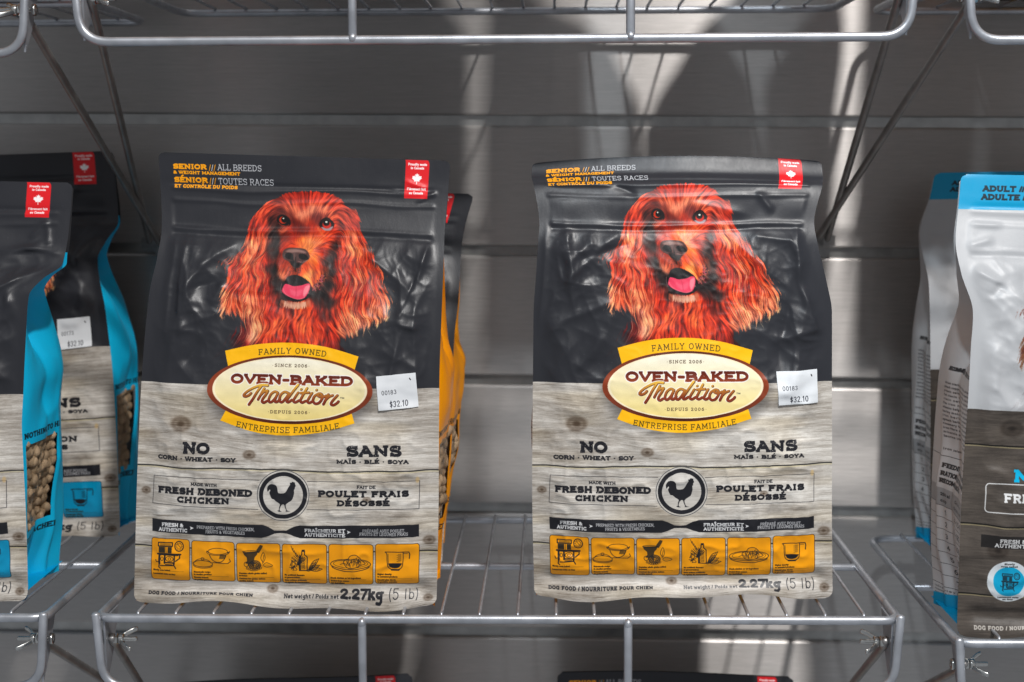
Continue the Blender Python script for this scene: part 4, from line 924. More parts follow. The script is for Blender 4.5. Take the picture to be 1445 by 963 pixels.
for k in range(len(SEAMS)-1): slat(SEAMS[k+1], SEAMS[k]-.0095)
from_lists('groove_backing', [(-1.6, WY+.0055, -.66), (1.6, WY+.0055, -.66), (1.6, WY+.0055, .80), (-1.6, WY+.0055, .80)], [(0, 1, 2, 3)], M_GROOVE, wall, smooth=False)
wall.rotation_euler = (0, math.radians(0.55), 0)

# ---------------------------------------------------------------- wire shelves
SW, SD = .305, .33
RR = .0035
def hexprism(c, ax, r, h, n=6):
    ax = Vector(ax).normalized(); ref = Vector((0, 0, 1)); u = (ref-ax*ref.dot(ax)).normalized(); v = ax.cross(u); V = []; c = Vector(c)
    prof = [(0, .88), (h*.18, 1), (h*.82, 1), (h, .88)]
    for d, k in prof:
        for j in range(n):
            a = 2*math.pi*j/n; V.append(c+ax*d+(u*math.cos(a)+v*math.sin(a))*r*k)
    Fc = [(i*n+j, i*n+(j+1) % n, (i+1)*n+(j+1) % n, (i+1)*n+j) for i in range(3) for j in range(n)]
    Fc += [tuple(reversed(range(n))), tuple(3*n+j for j in range(n))]
    return V, Fc
def joinvf(parts):
    V, F_ = [], []
    for v, f in parts:
        b = len(V); V += list(v); F_ += [tuple(i+b for i in q) for q in f]
    return V, F_
def make_shelf(label, loc):
    t = thing('wire_shelf', label, 'shelf', 'wire shelves hung on the slatted wall', loc)
    z = -.0022
    tube('front_rail', fillet([(-SW, .045, z), (-SW, 0, z), (SW, 0, z), (SW, .045, z)], .013), RR, M_RAIL, t)
    for s in (-1, 1): tube('side_rail', [(s*SW, .0445, z), (s*SW, SD-.03, z)], RR*.98, M_RAIL, t)
    tube('back_rail', fillet([(-SW, SD-.0305, z), (-SW, SD, z), (SW, SD, z), (SW, SD-.0305, z)], .024), RR*.98, M_RAIL, t)
    tube('middle_rail', [(-SW+.002, .158, z-.0006), (SW-.002, .158, z-.0006)], RR*.92, M_RAIL, t)
    zw = z+RR+.0006
    me = None
    for i in range(20):
        x = -.2741+.0291*i
        if me is None:
            o = tube('deck_wire', fillet([(0, .0012, zw-.0024), (0, .0024, zw-.0002), (0, .01, zw), (0, SD+.002, zw)], .001, 3), .00135, M_RAIL, t, 8); me = o.data
        else: o = bpy.data.objects.new('deck_wire', me); COL.objects.link(o); o.parent = t
        o.location.x = x
    yl = -.0016
    lx = SW-.0026
    tube('front_lip', fillet([(-lx-.0030, yl-.0012, z+.0035), (-lx+.0012, yl-.0016, z-.0535), (lx-.0012, yl-.0016, z-.0535), (lx+.0030, yl-.0012, z+.0035)], .021, 9), RR*.98, M_RAIL, t)
    for x in (-.1015, .1005):
        tube('lip_upright', [(x, yl-.0015, z-.0008), (x, yl-.0018, z-.0530)], RR*.93, M_RAIL, t)
        from_lists('weld_bead', *tube_data([(x-.0006, yl-.0012, z-.0022), (x+.0006, yl-.0012, z-.0022)], RR*1.22, 10), M_RAIL, t)
        from_lists('weld_bead', *tube_data([(x-.0008, yl-.0032, z-.0518), (x+.0009, yl-.0030, z-.0522)], RR*.95, 10), M_RAIL, t)
    for s, xw in ((-1, -.350), (1, .309)):
        x = s*(SW-.0045); th = .0008
        tri = [(.001, z-.001), (.040, z-.001), (.020, z-.034), (.004, z-.052)]
        V = [(x-th, a, b) for a, b in tri]+[(x+th, a, b) for a, b in tri]; n = 4
        from_lists('side_plate', V, [tuple(range(n)), tuple(range(2*n-1, n-1, -1))]+[(i, n+i, n+(i+1) % n, (i+1) % n) for i in range(n)], M_RAIL, t, smooth=False)
        bx, by, bz = x-s*.001, .0135, z-.0205
        # bolt with hex nut and wing nut, wings on the inner side
        bolt = from_lists('bolt', *joinvf([tube_data([(bx+s*.007, by, bz), (bx-s*.020, by, bz)], .0019, 10), hexprism((bx+s*.0045, by, bz), (s, 0, 0), .0046, .0030, 10)]), M_ZINC, t)
        from_lists('hex_nut', *hexprism((bx-s*.0025, by, bz), (-s, 0, 0), .0046, .0036), M_ZINC, bolt, smooth=False)
        parts = [hexprism((bx-s*.0064, by, bz), (-s, 0, 0), .0042, .0042, 10)]
        for a in (math.radians(24), math.radians(204)):
            d = Vector((0, math.cos(a), math.sin(a))); q = Vector((-s, 0, 0)); c0 = Vector((bx-s*.008, by, bz))
            parts.append(tube_data([c0+d*.0022, c0+d*.0062+q*.0030, c0+d*.0100+q*.0070, c0+d*.0118+q*.0096], .0021, 8, flat=.55))
        from_lists('wing_nut', *joinvf(parts), M_ZINC, bolt)
        xs_ = x-s*.0030
        st = tube('strut', fillet([(xs_, by-.003, bz+.002), (xs_, by+.002, bz-.003), (xw, SD+.026, -.218), (xw, SD+.034, -.2205)], .004, 4), .0036, M_STRUT, t, 10, flat=.9)
        # flattened hook that grips the wall groove
        hv = []
        for a, b in ((SD+.024, -.2145), (SD+.0345, -.2145), (SD+.0345, -.2245), (SD+.024, -.2245)): hv.append((a, b))
        V = [(xw-.0075, a, b) for a, b in hv]+[(xw+.0075, a, b) for a, b in hv]
        from_lists('wall_hook', V, [(0, 1, 2, 3), (7, 6, 5, 4)]+[(i, 4+i, 4+(i+1) % 4, (i+1) % 4) for i in range(4)], M_STRUT, t, smooth=False)
    return t
shelf0 = make_shelf('silver wire shelf in the middle, carrying the two upright bags with the red dog', (0, 0, 0))
def shelf_copy(label, loc):
    c = copy_tree(shelf0); c['label'] = label; c.location = loc; return c
shelf_copy('silver wire shelf at the left edge, carrying the two blue sided bags', (-.651, 0, 0))
shelf_copy('silver wire shelf at the right edge, carrying the two white bags with blue tops', (.655, 0, -.0175))
shelf_copy('silver wire shelf above the two red dog bags, its front lip crossing the view', (.0, 0, .4875))
shelf_copy('silver wire shelf above the blue sided bags, only its rounded lip corner in view', (-.6455, 0, .4795))
shelf_copy('silver wire shelf above the white bags, its lip corner at the top right', (.6475, 0, .4845))
shelf_copy('silver wire shelf below the middle one, under the bags whose black tops just show', (.0, 0, -.4875))

# ---------------------------------------------------------------- prints
DOG = paint_dog()
FR_SENIOR = image_from('print_front_senior', front_print(DOG, ACC_O, 3.0, 'senior'))
FR_FISH = image_from('print_front_fish', front_print(DOG, ACC_T, 2.0, 'fish'))
FR_WHITE = image_from('print_front_white', white_print(DOG))
M_SENIOR = film('film_black_senior', FR_SENIOR, rough=.37)
M_FISH = film('film_black_fish', FR_FISH, rough=.37)
M_WHITE = film('film_white', FR_WHITE, rough=.40)
M_SIDE = {k: film('film_side_'+k, image_from('print_side_'+k, side_print(k, 3.0)), rough=.36) for k in ('orange', 'teal', 'white')}
M_SIDE['orange_info'] = film('film_side_orange_info', image_from('print_side_orange_info', info_print((252, 160, 0))), rough=.36)
M_BACK = {'orange': film('film_back_dark', None, (.03, .03, .033)), 'teal': film('film_back_dark2', None, (.03, .03, .033)), 'white': film('film_back_white', None, (.6, .6, .6))}
M_BOT = {'orange': film('film_bottom_orange', None, (.85, .36, .0)), 'teal': film('film_bottom_teal', None, (.0, .33, .62)), 'white': film('film_bottom_blue', None, (.0, .33, .62))}
def paper(name, img):
    m = film(name, img, rough=.55, bump=.02, spec=.3); return m
M_ST = {n: paper('sticker_'+n, image_from('print_sticker_'+n, sticker_print(n))) for n in ('00183', '00173')}
def clear_mat():
    m, nt, b = mat_new('clear_window_film'); out = nt.nodes['Material Output']
    tr = nd(nt, 'ShaderNodeBsdfTransparent'); tr.inputs[0].default_value = (.93, .93, .92, 1)
    gl = nd(nt, 'ShaderNodeBsdfGlossy'); gl.inputs['Roughness'].default_value = .16
    fr = nd(nt, 'ShaderNodeFresnel'); fr.inputs[0].default_value = 1.5
    ad = nd(nt, 'ShaderNodeMath', operation='MULTIPLY_ADD'); ad.inputs[1].default_value = .28; ad.inputs[2].default_value = .02; nt.links.new(fr.outputs[0], ad.inputs[0])
    mx = nd(nt, 'ShaderNodeMixShader'); nt.links.new(ad.outputs[0], mx.inputs[0]); nt.links.new(tr.outputs[0], mx.inputs[1]); nt.links.new(gl.outputs[0], mx.inputs[2]); nt.links.new(mx.outputs[0], out.inputs['Surface'])
    return m
M_CLEAR = clear_mat()
def kibble_mat():
    m, nt, b = mat_new('kibble'); tc = nd(nt, 'ShaderNodeTexCoord')
    oi = nd(nt, 'ShaderNodeObjectInfo')
    n = nd(nt, 'ShaderNodeTexNoise'); n.inputs['Scale'].default_value = 420; n.inputs['Detail'].default_value = 6; n.inputs['Roughness'].default_value = .7; nt.links.new(tc.outputs['Object'], n.inputs[0])
    cr = nd(nt, 'ShaderNodeValToRGB'); e = cr.color_ramp.elements; e[0].position = .28; e[0].color = (.20, .12, .06, 1); e[1].position = .72; e[1].color = (.70, .51, .32, 1)
    nt.links.new(n.outputs[0], cr.inputs[0])
    hs = nd(nt, 'ShaderNodeHueSaturation'); mr = nd(nt, 'ShaderNodeMapRange'); mr.inputs[3].default_value = .7; mr.inputs[4].default_value = 1.35
    nt.links.new(oi.outputs['Random'], mr.inputs[0]); nt.links.new(mr.outputs[0], hs.inputs['Value']); nt.links.new(cr.outputs[0], hs.inputs['Color']); nt.links.new(hs.outputs[0], b.inputs['Base Color'])
    b.inputs['Roughness'].default_value = .75
    bp = nd(nt, 'ShaderNodeBump'); bp.inputs['Strength'].default_value = .7; bp.inputs['Distance'].default_value = .001; nt.links.new(n.outputs[0], bp.inputs['Height']); nt.links.new(bp.outputs[0], b.inputs['Normal'])
    return m
M_KIB = kibble_mat()
KIB = []
for q in range(5):
    bm = bmesh.new(); bmesh.ops.create_icosphere(bm, subdivisions=2, radius=1.0); rr = random.Random(q)
    ph = [Vector((rr.uniform(-1, 1), rr.uniform(-1, 1), rr.uniform(-1, 1))).normalized() for _ in range(7)]; am = [rr.uniform(-.16, .2) for _ in range(7)]
    for v in bm.verts:
        d = v.co.normalized(); v.co = d*(1+sum(1.3*a*max(0, d.dot(p))**3 for a, p in zip(am, ph))+rr.uniform(-.07, .07))
    me = bpy.data.meshes.new('kibble'); bm.to_mesh(me); bm.free()
    for p in me.polygons: p.use_smooth = True
    me.materials.append(M_KIB); KIB.append(me)

# ---------------------------------------------------------------- pouch bags
def hermite(ts, vs, x):
    """smooth curve through control rows (vs: n x k)"""
    ts = np.array(ts, float); vs = np.array(vs, float); x = np.clip(np.asarray(x, float), 0, 1)
    m = np.zeros_like(vs)
    for i in range(len(ts)):
        if i == 0: m[i] = (vs[1]-vs[0])/(ts[1]-ts[0])
        elif i == len(ts)-1: m[i] = (vs[-1]-vs[-2])/(ts[-1]-ts[-2])
        else:
            a = (vs[i]-vs[i-1])/(ts[i]-ts[i-1]); b = (vs[i+1]-vs[i])/(ts[i+1]-ts[i])
            m[i] = np.where(a*b > 0, 2*a*b/(a+b+1e-12), 0)
    k = np.clip(np.searchsorted(ts, x, side='right')-1, 0, len(ts)-2)
    h = ts[k+1]-ts[k]; t = ((x-ts[k])/h)
    sh = (...,)+(None,)
    t_ = t[sh]; h_ = h[sh]
    return (2*t_**3-3*t_**2+1)*vs[k]+(t_**3-2*t_**2+t_)*h_*m[k]+(-2*t_**3+3*t_**2)*vs[k+1]+(t_**3-t_**2)*h_*m[k+1]
def sstep(a, b, x): t = np.clip((x-a)/(b-a), 0, 1); return t*t*(3-2*t)

class Wrinkle:
    def __init__(s, seed, amp, creases, zipper=True):
        s.seed, s.amp, s.cr, s.zip = seed, amp, creases, zipper
    def __call__(s, X, Y):
        """forward displacement in metres at print coordinates X (0..425), Y (0..640)"""
        t = Y/640; N = lambda f, k, a=None, b=None: vnoise(1, 1, f, f, s.seed*37+k, X if a is None else a, Y if b is None else b)
        ed = sstep(7, 40, X)*sstep(7, 40, 425-X)
        up = sstep(.145, .22, t)*(1-.62*sstep(.5, .64, t))*(1-sstep(.93, .97, t)*.6)
        wx = X+46*(N(95, 1)-.5); wy = Y+46*(N(80, 2)-.5)
        r1 = 1-np.abs(2*N(92, 3, wx, wy)-1); r2 = 1-np.abs(2*N(47, 4, wx*1.2, wy)-1); r3 = 1-np.abs(2*N(24, 5, wx, wy)-1)
        side = .30+1.0*sstep(60, 180, np.abs(X-212))
        d = .9*s.amp*up*ed*side*(r1**1.6*.66+r2**2.6*.34+r3**2.8*.12-.4)
        # straight film creases in a few directions, each only here and there
        rg = np.random.RandomState(s.seed*11+5)
        for q in range(11):
            th = rg.uniform(-1.2, 1.2)+(1.57 if q % 2 else 0); lam = rg.uniform(34, 120)
            ph = (X*math.cos(th)+Y*math.sin(th)+14*(N(60, 20+q)-.5))/lam+rg.rand()
            tri = np.abs((ph % 1)-.5)*2; m = np.clip((N(85, 40+q)-.50)*5, 0, 1)
            d += s.amp*.0055*lam*up*ed*side*m*(np.maximum(tri-.4, 0)*1.3)**1.7
        d += s.amp*.06*up*ed*(1-np.abs(2*N(11, 60, wx, wy)-1))**3
        # kibble pressing through the lower half
        low = sstep(.5, .66, t)*(1-sstep(.9, .96, t))*ed
        d += 1.3*low*(.0016*(N(38, 6)-.5)+.0011*((1-np.abs(2*N(19, 7)-1))**2-.4)+.0011*(1-np.abs(2*N(70, 8, wx, wy)-1))**3)
        for x0, y0, x1, y1, w, a in s.cr:
            vx, vy = x1-x0, y1-y0; L = vx*vx+vy*vy
            wb = 5*(N(40, 11)-.5)
            q = ((X-x0)*vx+(Y-y0)*vy)/L; dd = ((X-x0)*vy-(Y-y0)*vx)/math.sqrt(L)+wb
            d += a*np.exp(-np.abs(dd/w)**1.45)*sstep(-.12, .25, q)*sstep(-.12, .25, 1-q)
        if s.zip:
            e2 = sstep(14, 22, X)*sstep(14, 22, 425-X)
            rid = lambda yc, w: np.exp(-((Y-yc)/w)**2)
            wv = 2.2*np.sin(X/58+s.seed)+1.6*(N(70, 12)-.5)*2
            Yw = Y+wv
            d += e2*(.0008*np.exp(-((Yw-50)/2.6)**2)+.0007*np.exp(-((Yw-66)/2.6)**2)+.0008*np.exp(-((Yw-103)/3)**2)-.0007*np.exp(-((Yw-111)/3.4)**2))
            band = sstep(66, 72, Y)*(1-sstep(98, 106, Y))*e2
            d += band*.0022*(vnoise(1, 1, 44, 26, s.seed*3+90, X, Y)-.5)
            d -= .0009*np.exp(-((Y-44)/3)**2)*ed
            d += (1-sstep(30, 44, Y))*.0009*(vnoise(1, 1, 120, 40, s.seed*3+91, X, Y)-.5)
        # bottom: pinched seam then flared foot
        d -= .0036*np.exp(-((t-.955)/.016)**2)*sstep(4, 26, X)*sstep(4, 26, 425-X)*(.7+.6*N(60, 13))
        d += .0030*sstep(.965, 1, t)*(N(70, 14)*1.4)
        return d

class Bag:
    def __init__(s, rows, dep, wr, bulge=.013, topbow=0.0, scale=1.0):
        s.rows = rows; s.dep = dep; s.wr = wr; s.bulge = bulge; s.topbow = topbow
        s.ts = [r[0] for r in rows]
        s.Lw = [tuple(at(r[1], r[2], r[5])) for r in rows]; s.Rw = [tuple(at(r[3], r[4], r[5])) for r in rows]
    def edge(s, t, side): return hermite(s.ts, s.Lw if side < 0 else s.Rw, t)
    def front(s, S_, T_, off=0.0):
        L = s.edge(T_, -1); R = s.edge(T_, 1)
        P = L+(R-L)*S_[..., None]
        X = S_*425; Y = T_*640
        # round the corners of the sheet
        for tt, rad in ((0.0, 9.), (1.0, 12.)):
            dy = np.abs(T_-tt)*640; k = np.clip(rad-dy, 0, rad); ins = rad-np.sqrt(np.maximum(rad*rad-k*k, 0))
            u = 2*S_-1; P = P+(R-L)*(-np.sign(u)*np.abs(u)**6*ins/425)[..., None]
        b = s.bulge*sstep(.13, .60, T_)*(1-.55*sstep(.80, .97, T_))
        prof = (1-np.abs(2*S_-1)**2.6)*sstep(0.0, .10, np.minimum(S_, 1-S_))
        P[..., 1] -= b*prof+s.wr(X, Y)+off
        P[..., 2] += s.topbow*(1-(2*S_-1)**2)*(1-sstep(.0, .16, T_))
        P[..., 1] += .004*np.sin(S_*5.2+s.wr.seed)*(1-sstep(.0, .2, T_))
        P[..., 2] += (.0022*np.sin(S_*7+s.wr.seed*2)+.0012*np.sin(S_*17+s.wr.seed))*sstep(.965, 1, T_)
        return P
    def depth(s, t): return .0042+.0036*sstep(.05, .16, t)+(s.dep-.004)*sstep(.13, .50, t)**.9*(1-.12*sstep(.85, 1, t))
    def st(s, px, py):
        t = np.interp(py, [(r[2]+r[4])/2 for r in s.rows], s.ts)
        xl = np.interp(t, s.ts, [r[1] for r in s.rows]); xr = np.interp(t, s.ts, [r[3] for r in s.rows])
        return (px-xl)/(xr-xl), t
def grid_faces(nu, nv):
    i, j = np.meshgrid(np.arange(nu-1), np.arange(nv-1)); a = (j*nu+i).ravel()
    return np.stack([a, a+nu, a+nu+1, a+1], 1)
def build_bag(label, bag, front_mat, kind, left_mat, right_mat, group, res=(220, 330), window=0, sticker=None, seed=1, name='dog_food_bag'):
    p0 = bag.front(np.array([.5]), np.array([1.0]))[0]
    org = Vector((float(p0[0]), float(p0[1]+bag.dep/2), float(p0[2])))
    t = thing(name, label, 'bag', group, org)
    O = np.array(org)
    nu, nv = res
    S_, T_ = np.meshgrid(np.linspace(0, 1, nu), np.linspace(0, 1, nv))
    P = bag.front(S_, T_)-O
    uv = np.stack([S_.ravel(), 1-T_.ravel()], 1)
    link_mesh('front_panel', P.reshape(-1, 3), grid_faces(nu, nv), front_mat, t, uv=uv)
    # back panel
    nb, mb = 30, 60
    Sb, Tb = np.meshgrid(np.linspace(0, 1, nb), np.linspace(0, 1, mb))
    L = bag.edge(Tb, -1); R = bag.edge(Tb, 1); B = L+(R-L)*Sb[..., None]
    for tt, rad in ((0.0, 9.), (1.0, 12.)):
        dy = np.abs(Tb-tt)*640; k = np.clip(rad-dy, 0, rad); ins = rad-np.sqrt(np.maximum(rad*rad-k*k, 0)); u = 2*Sb-1
        B = B+(R-L)*(-np.sign(u)*np.abs(u)**6*ins/425)[..., None]
    B[..., 0] += .0052*(1-2*sstep(.42, .58, Sb))*sstep(.12, .3, Tb)
    B[..., 1] += bag.depth(Tb)-.0012+bag.bulge*.5*sstep(.2, .6, Tb)*(1-(2*Sb-1)**2)+.004*np.sin(Sb*5.2+bag.wr.seed)*(1-sstep(.0, .2, Tb))
    B[..., 2] += bag.topbow*(1-(2*Sb-1)**2)*(1-sstep(.0, .16, Tb))
    link_mesh('back_panel', (B-O).reshape(-1, 3), grid_faces(nb, mb)[:, ::-1], M_BACK[kind], t, uv=np.stack([1-Sb.ravel(), 1-Tb.ravel()], 1))
    # side gussets, folded inwards towards the top seal
    nu2, nv2 = 41, 170
    for side, mt in ((-1, left_mat), (1, right_mat)):
        U, V = np.meshgrid(np.linspace(0, 1, nu2), np.linspace(.17, 1, nv2))
        def gus(U, V, off=0.0):
            E = bag.edge(V, side); dp = np.maximum(bag.depth(V)-.0066, .0004)
            Lh = (bag.dep+.001)/2; g = np.sqrt(np.maximum(Lh*Lh-(dp/2)**2, 0))*.9
            w = 1-np.abs(2*U-1)
            P = E.copy(); P[..., 0] -= side*.0014
            P[..., 1] += .0022+.0016*(1-sstep(.2, .45, V))+dp*U
            kx = vnoise(1, 1, .22, .09, seed*5+side+3, U, V)-.5; kz = 1-np.abs(2*vnoise(1, 1, .35, .13, seed*7+side, U+V*.8, V)-1)
            full = sstep(.45, .75, V); s_b = .0165 if window == side else .0075
            P[..., 0] += side*(-(g*w)-.002*sstep(.7, 1, V)*U+((s_b-(s_b-.002)*sstep(.45, 1, V))*np.sin(np.pi*U)**.8+.004*kx*w*2+.0045*(kz-.5)*w)*sstep(.2, .42, V)+off)
            P[..., 0] += side*.004*np.exp(-((U-.74)/.05)**2)*full
            P[..., 2] += .006*sstep(.93, 1, V)*w*0
            return P
        P = gus(U, V)-O
        if side < 0: uvx = 1-U
        else: uvx = U
        uv = np.stack([uvx.ravel(), 1-V.ravel()], 1)
        if side < 0: uv[:, 0] = 1-U.ravel()
        Fc = grid_faces(nu2, nv2)
        if side < 0: Fc = Fc[:, ::-1]
        uc = (U.ravel()[Fc].mean(1)); vc = (V.ravel()[Fc].mean(1))
        if window == side:
            win = (uc > .05) & (uc < .70) & (vc > .635) & (vc < .845)
            link_mesh('side_panel', P.reshape(-1, 3), Fc[~win], mt, t, uv=uv)
            link_mesh('clear_window', (gus(U, V, -.0002)-O).reshape(-1, 3), Fc[win], M_CLEAR, t, uv=uv)
            rr = random.Random(seed)
            for lay, (offx, n_u, n_v) in enumerate(((-.0046, 7, 10), (-.0125, 7, 10))):
                for a in range(n_u):
                    for b in range(n_v):
                        uu = .06+(a+.5+rr.uniform(-.22, .22)+.5*(b % 2)*(1 if a < n_u-1 else 0))/n_u*.66; vv = .628+(b+.5+rr.uniform(-.22, .22))/n_v*.222
                        q = gus(np.array([uu]), np.array([vv]), offx-rr.uniform(0, .0016))[0]-O
                        k = bpy.data.objects.new('kibble', rr.choice(KIB)); COL.objects.link(k); k.parent = t
                        k.location = q; k.rotation_euler = (rr.uniform(0, 6), rr.uniform(0, 6), rr.uniform(0, 6)); r_ = rr.uniform(.0050, .0066)*(1.15 if lay else 1); k.scale = (r_, r_*rr.uniform(.82, 1.05), r_*rr.uniform(.8, 1))
        else: link_mesh('side_panel', P.reshape(-1, 3), Fc, mt, t, uv=uv)
    # bottom
    Sb, Ub = np.meshgrid(np.linspace(0.015, .985, 20), np.linspace(0, 1, 8))
    E = bag.front(Sb, np.full_like(Sb, .985)); E[..., 1] += Ub*(bag.dep-.002)+.002; E[..., 2] = E[..., 2]*(1-Ub)+Ub*E[..., 2].mean()
    link_mesh('bottom_panel', (E-O).reshape(-1, 3), grid_faces(20, 8), M_BOT[kind], t, uv=np.stack([Sb.ravel(), Ub.ravel()], 1))
    if sticker:
        num, cs = sticker
        st = [bag.st(*c) for c in cs]
        n = 14; A, Bv = np.meshgrid(np.linspace(0, 1, n), np.linspace(0, 1, n))
        f = lambda k: (st[0][k]*(1-A)+st[1][k]*A)*(1-Bv)+(st[3][k]*(1-A)+st[2][k]*A)*Bv
        # paper is stiffer than the film: average the surface under it
        P = bag.front(f(0), f(1), .0009)
        lin = (P[0, 0]*(1-A[..., None])+P[0, -1]*A[..., None])*(1-Bv[..., None])+(P[-1, 0]*(1-A[..., None])+P[-1, -1]*A[..., None])*Bv[..., None]
        P2 = P*.55+lin*.45; P2[..., 1] = np.minimum(P2[..., 1], P[..., 1]+.0002)
        P2[-2:, :, 1] -= .0006
        link_mesh('price_sticker', (P2-O).reshape(-1, 3), grid_faces(n, n), M_ST[num], t, uv=np.stack([A.ravel(), 1-Bv.ravel()], 1))
    return t

# front left of the middle shelf
CR_A = [(38, 118, 52, 250, 6, .0022), (404, 118, 382, 180, 5, .0026), (382, 180, 362, 232, 6, .0026), (362, 232, 392, 240, 5, .0020), (300, 128, 380, 190, 8, .0022), (390, 150, 368, 215, 4, -.0022),
        (60, 190, 105, 180, 8, -.0022), (105, 180, 96, 214, 7, .0022), (40, 250, 110, 225, 9, .0018), (370, 250, 352, 320, 6, .0020), (60, 300, 86, 262, 8, -.0018), (335, 268, 400, 300, 8, .0014), (30, 255, 24, 120, 5, .0016),
        (120, 122, 60, 160, 8, .0018), (210, 118, 330, 128, 7, .0014), (395, 42, 360, 30, 3, .0012), (395, 46, 340, 44, 2, .0012), (408, 45, 380, 60, 2.5, .0012), (10, 560, 120, 590, 10, -.0016), (395, 560, 330, 600, 10, -.0014)]
A = Bag([(0, 223, 215, 635, 227, .063), (.07, 226, 259, 632, 271, .060), (.17, 228, 326, 627, 338, .050), (.23, 222, 362, 626, 374, .042), (.31, 211, 412, 624, 423, .034), (.5, 200, 533, 620, 543, .023), (.75, 193, 692, 619, 701, .017), (1, 189, 849, 616, 857, .020)],
        .098, Wrinkle(3, .0042, CR_A), .012)
build_bag('left one of the two whole red dog bags, its top edge flat and straight', A, M_SENIOR, 'orange', M_SIDE['orange_info'], M_SIDE['orange'], 'bags with the red dog and orange icons', window=1, sticker=('00183', [(533.5, 526), (588, 520), (592, 568), (537, 574)]), seed=1)
CR_B = [(40, 104, 60, 240, 7, .0022), (398, 108, 384, 190, 6, .0024), (384, 190, 405, 260, 6, .0020), (120, 118, 40, 190, 9, .0024), (330, 118, 392, 128, 7, .0018), (300, 130, 372, 200, 9, .0018), (60, 160, 150, 130, 9, -.0018), (30, 250, 110, 215, 9, .0022),
        (340, 270, 410, 250, 8, .0022), (365, 210, 345, 300, 8, -.0018), (100, 260, 60, 310, 8, .0018), (22, 46, 110, 50, 4, .0016), (110, 50, 150, 66, 5, -.0016), (330, 62, 360, 84, 5, .0018), (230, 72, 320, 90, 6, .0012), (12, 110, 10, 260, 5, .0014), (240, 590, 330, 600, 8, -.0014), (30, 565, 130, 600, 10, -.0016), (300, 560, 410, 585, 10, .0012)]
B = Bag([(0, 751, 230, 1160, 227, .072), (.045, 750, 250, 1162, 250, .066), (.075, 753, 262, 1161, 262, .057), (.16, 761, 317, 1149, 316, .047), (.21, 759, 345, 1154, 345, .042), (.29, 756, 395, 1166, 396, .0375), (.36, 753, 440, 1174, 441, .035), (.508, 752, 539, 1174, 538, .031), (.75, 751, 692, 1174, 690, .026), (1, 754, 841, 1175, 840, .030)],
        .095, Wrinkle(8, .0046, CR_B), .012, topbow=.0045)
build_bag('right one of the two whole red dog bags, its top edge curled and arched', B, M_SENIOR, 'orange', M_SIDE['orange_info'], M_SIDE['orange'], 'bags with the red dog and orange icons', sticker=('00183', [(1093, 522), (1152, 520), (1153, 567), (1096, 569)]), seed=2)
A2 = Bag([(0, 296, 262, 669, 274, .205), (.14, 290, 330, 652, 342, .195), (.29, 276, 412, 647, 424, .178), (.39, 270, 467, 641, 479, .168), (.55, 266, 550, 638, 562, .158), (.75, 262, 658, 631, 668, .150), (1, 262, 788, 624, 796, .150)], .085, Wrinkle(5, .0040, []), .010)
build_bag('orange sided bag standing behind the left red dog bag, only its right edge showing', A2, M_SENIOR, 'orange', M_SIDE['orange_info'], M_SIDE['orange'], 'bags with the red dog and orange icons', (90, 130), window=1, seed=3)
CR_C = [(360, 100, 420, 110, 5, .0018), (300, 230, 400, 140, 9, .0030), (330, 120, 400, 90, 7, .0022), (360, 260, 400, 210, 9, -.0024), (350, 160, 390, 300, 9, .0022), (394, 60, 372, 90, 4, .0018), (398, 100, 392, 60, 3, .0014)]
C1 = Bag([(0, -318, 250, 105, 258, .072), (.075, -320, 293, 101, 301, .066), (.197, -322, 362, 88, 373, .050), (.235, -330, 388, 60, 394, .040), (.275, -338, 412, 41, 417, .034), (.36, -342, 462, 37, 468, .031), (.5, -348, 545, 33, 552, .029), (.6, -350, 604, 31, 610, .028), (.77, -352, 706, 36, 712, .029), (1, -352, 842, 40, 846, .031)],
         .098, Wrinkle(6, .0050, CR_C), .010)
build_bag('blue sided bag at the left edge, in front, with a window of brown kibble', C1, M_FISH, 'teal', M_SIDE['teal'], M_SIDE['teal'], 'black topped bags with blue sides', (150, 230), window=1, seed=4)
C2 = Bag([(0, -210, 226, 160, 213, .285), (.07, -212, 262, 163, 250, .280), (.185, -214, 318, 167, 313, .272), (.235, -216, 345, 150, 340, .262), (.28, -218, 370, 138, 366, .256), (.42, -216, 446, 149, 440, .252), (.6, -214, 548, 160, 540, .250), (.77, -212, 640, 165, 632, .248), (1, -210, 764, 170, 758, .246)], .078, Wrinkle(7, .0040, [(380, 40, 300, 120, 8, .002)]), .009)
build_bag('blue sided bag behind the front blue sided one, with a price sticker', C2, M_FISH, 'teal', M_SIDE['teal'], M_SIDE['teal'], 'black topped bags with blue sides', (120, 180), window=1, sticker=('00173', [(84, 452), (128, 449), (131, 491), (86, 495)]), seed=5)
CR_D = [(16, 100, 50, 90, 5, .0020), (20, 70, 60, 72, 3, .0014), (20, 130, 52, 150, 8, .0036), (52, 150, 30, 170, 6, -.0026), (60, 160, 110, 200, 10, .0030), (40, 250, 30, 330, 9, .0016), (90, 130, 80, 190, 8, -.0024)]
D1 = Bag([(0, 1357, 246, 1790, 254, .070), (.07, 1353, 292, 1790, 300, .065), (.155, 1349, 348, 1788, 356, .054), (.21, 1356, 384, 1786, 392, .046), (.3, 1373, 441, 1790, 450, .038), (.38, 1370, 492, 1794, 502, .033), (.5, 1366, 568, 1798, 578, .028), (.6, 1361, 632, 1800, 642, .026), (.77, 1355, 746, 1804, 757, .024), (1, 1350, 896, 1806, 905, .022)],
         .098, Wrinkle(9, .0046, CR_D), .010)
build_bag('white bag with a blue top band at the right edge, in front of its twin', D1, M_WHITE, 'white', M_SIDE['white'], M_SIDE['white'], 'white bags with blue tops', (150, 230), seed=6)
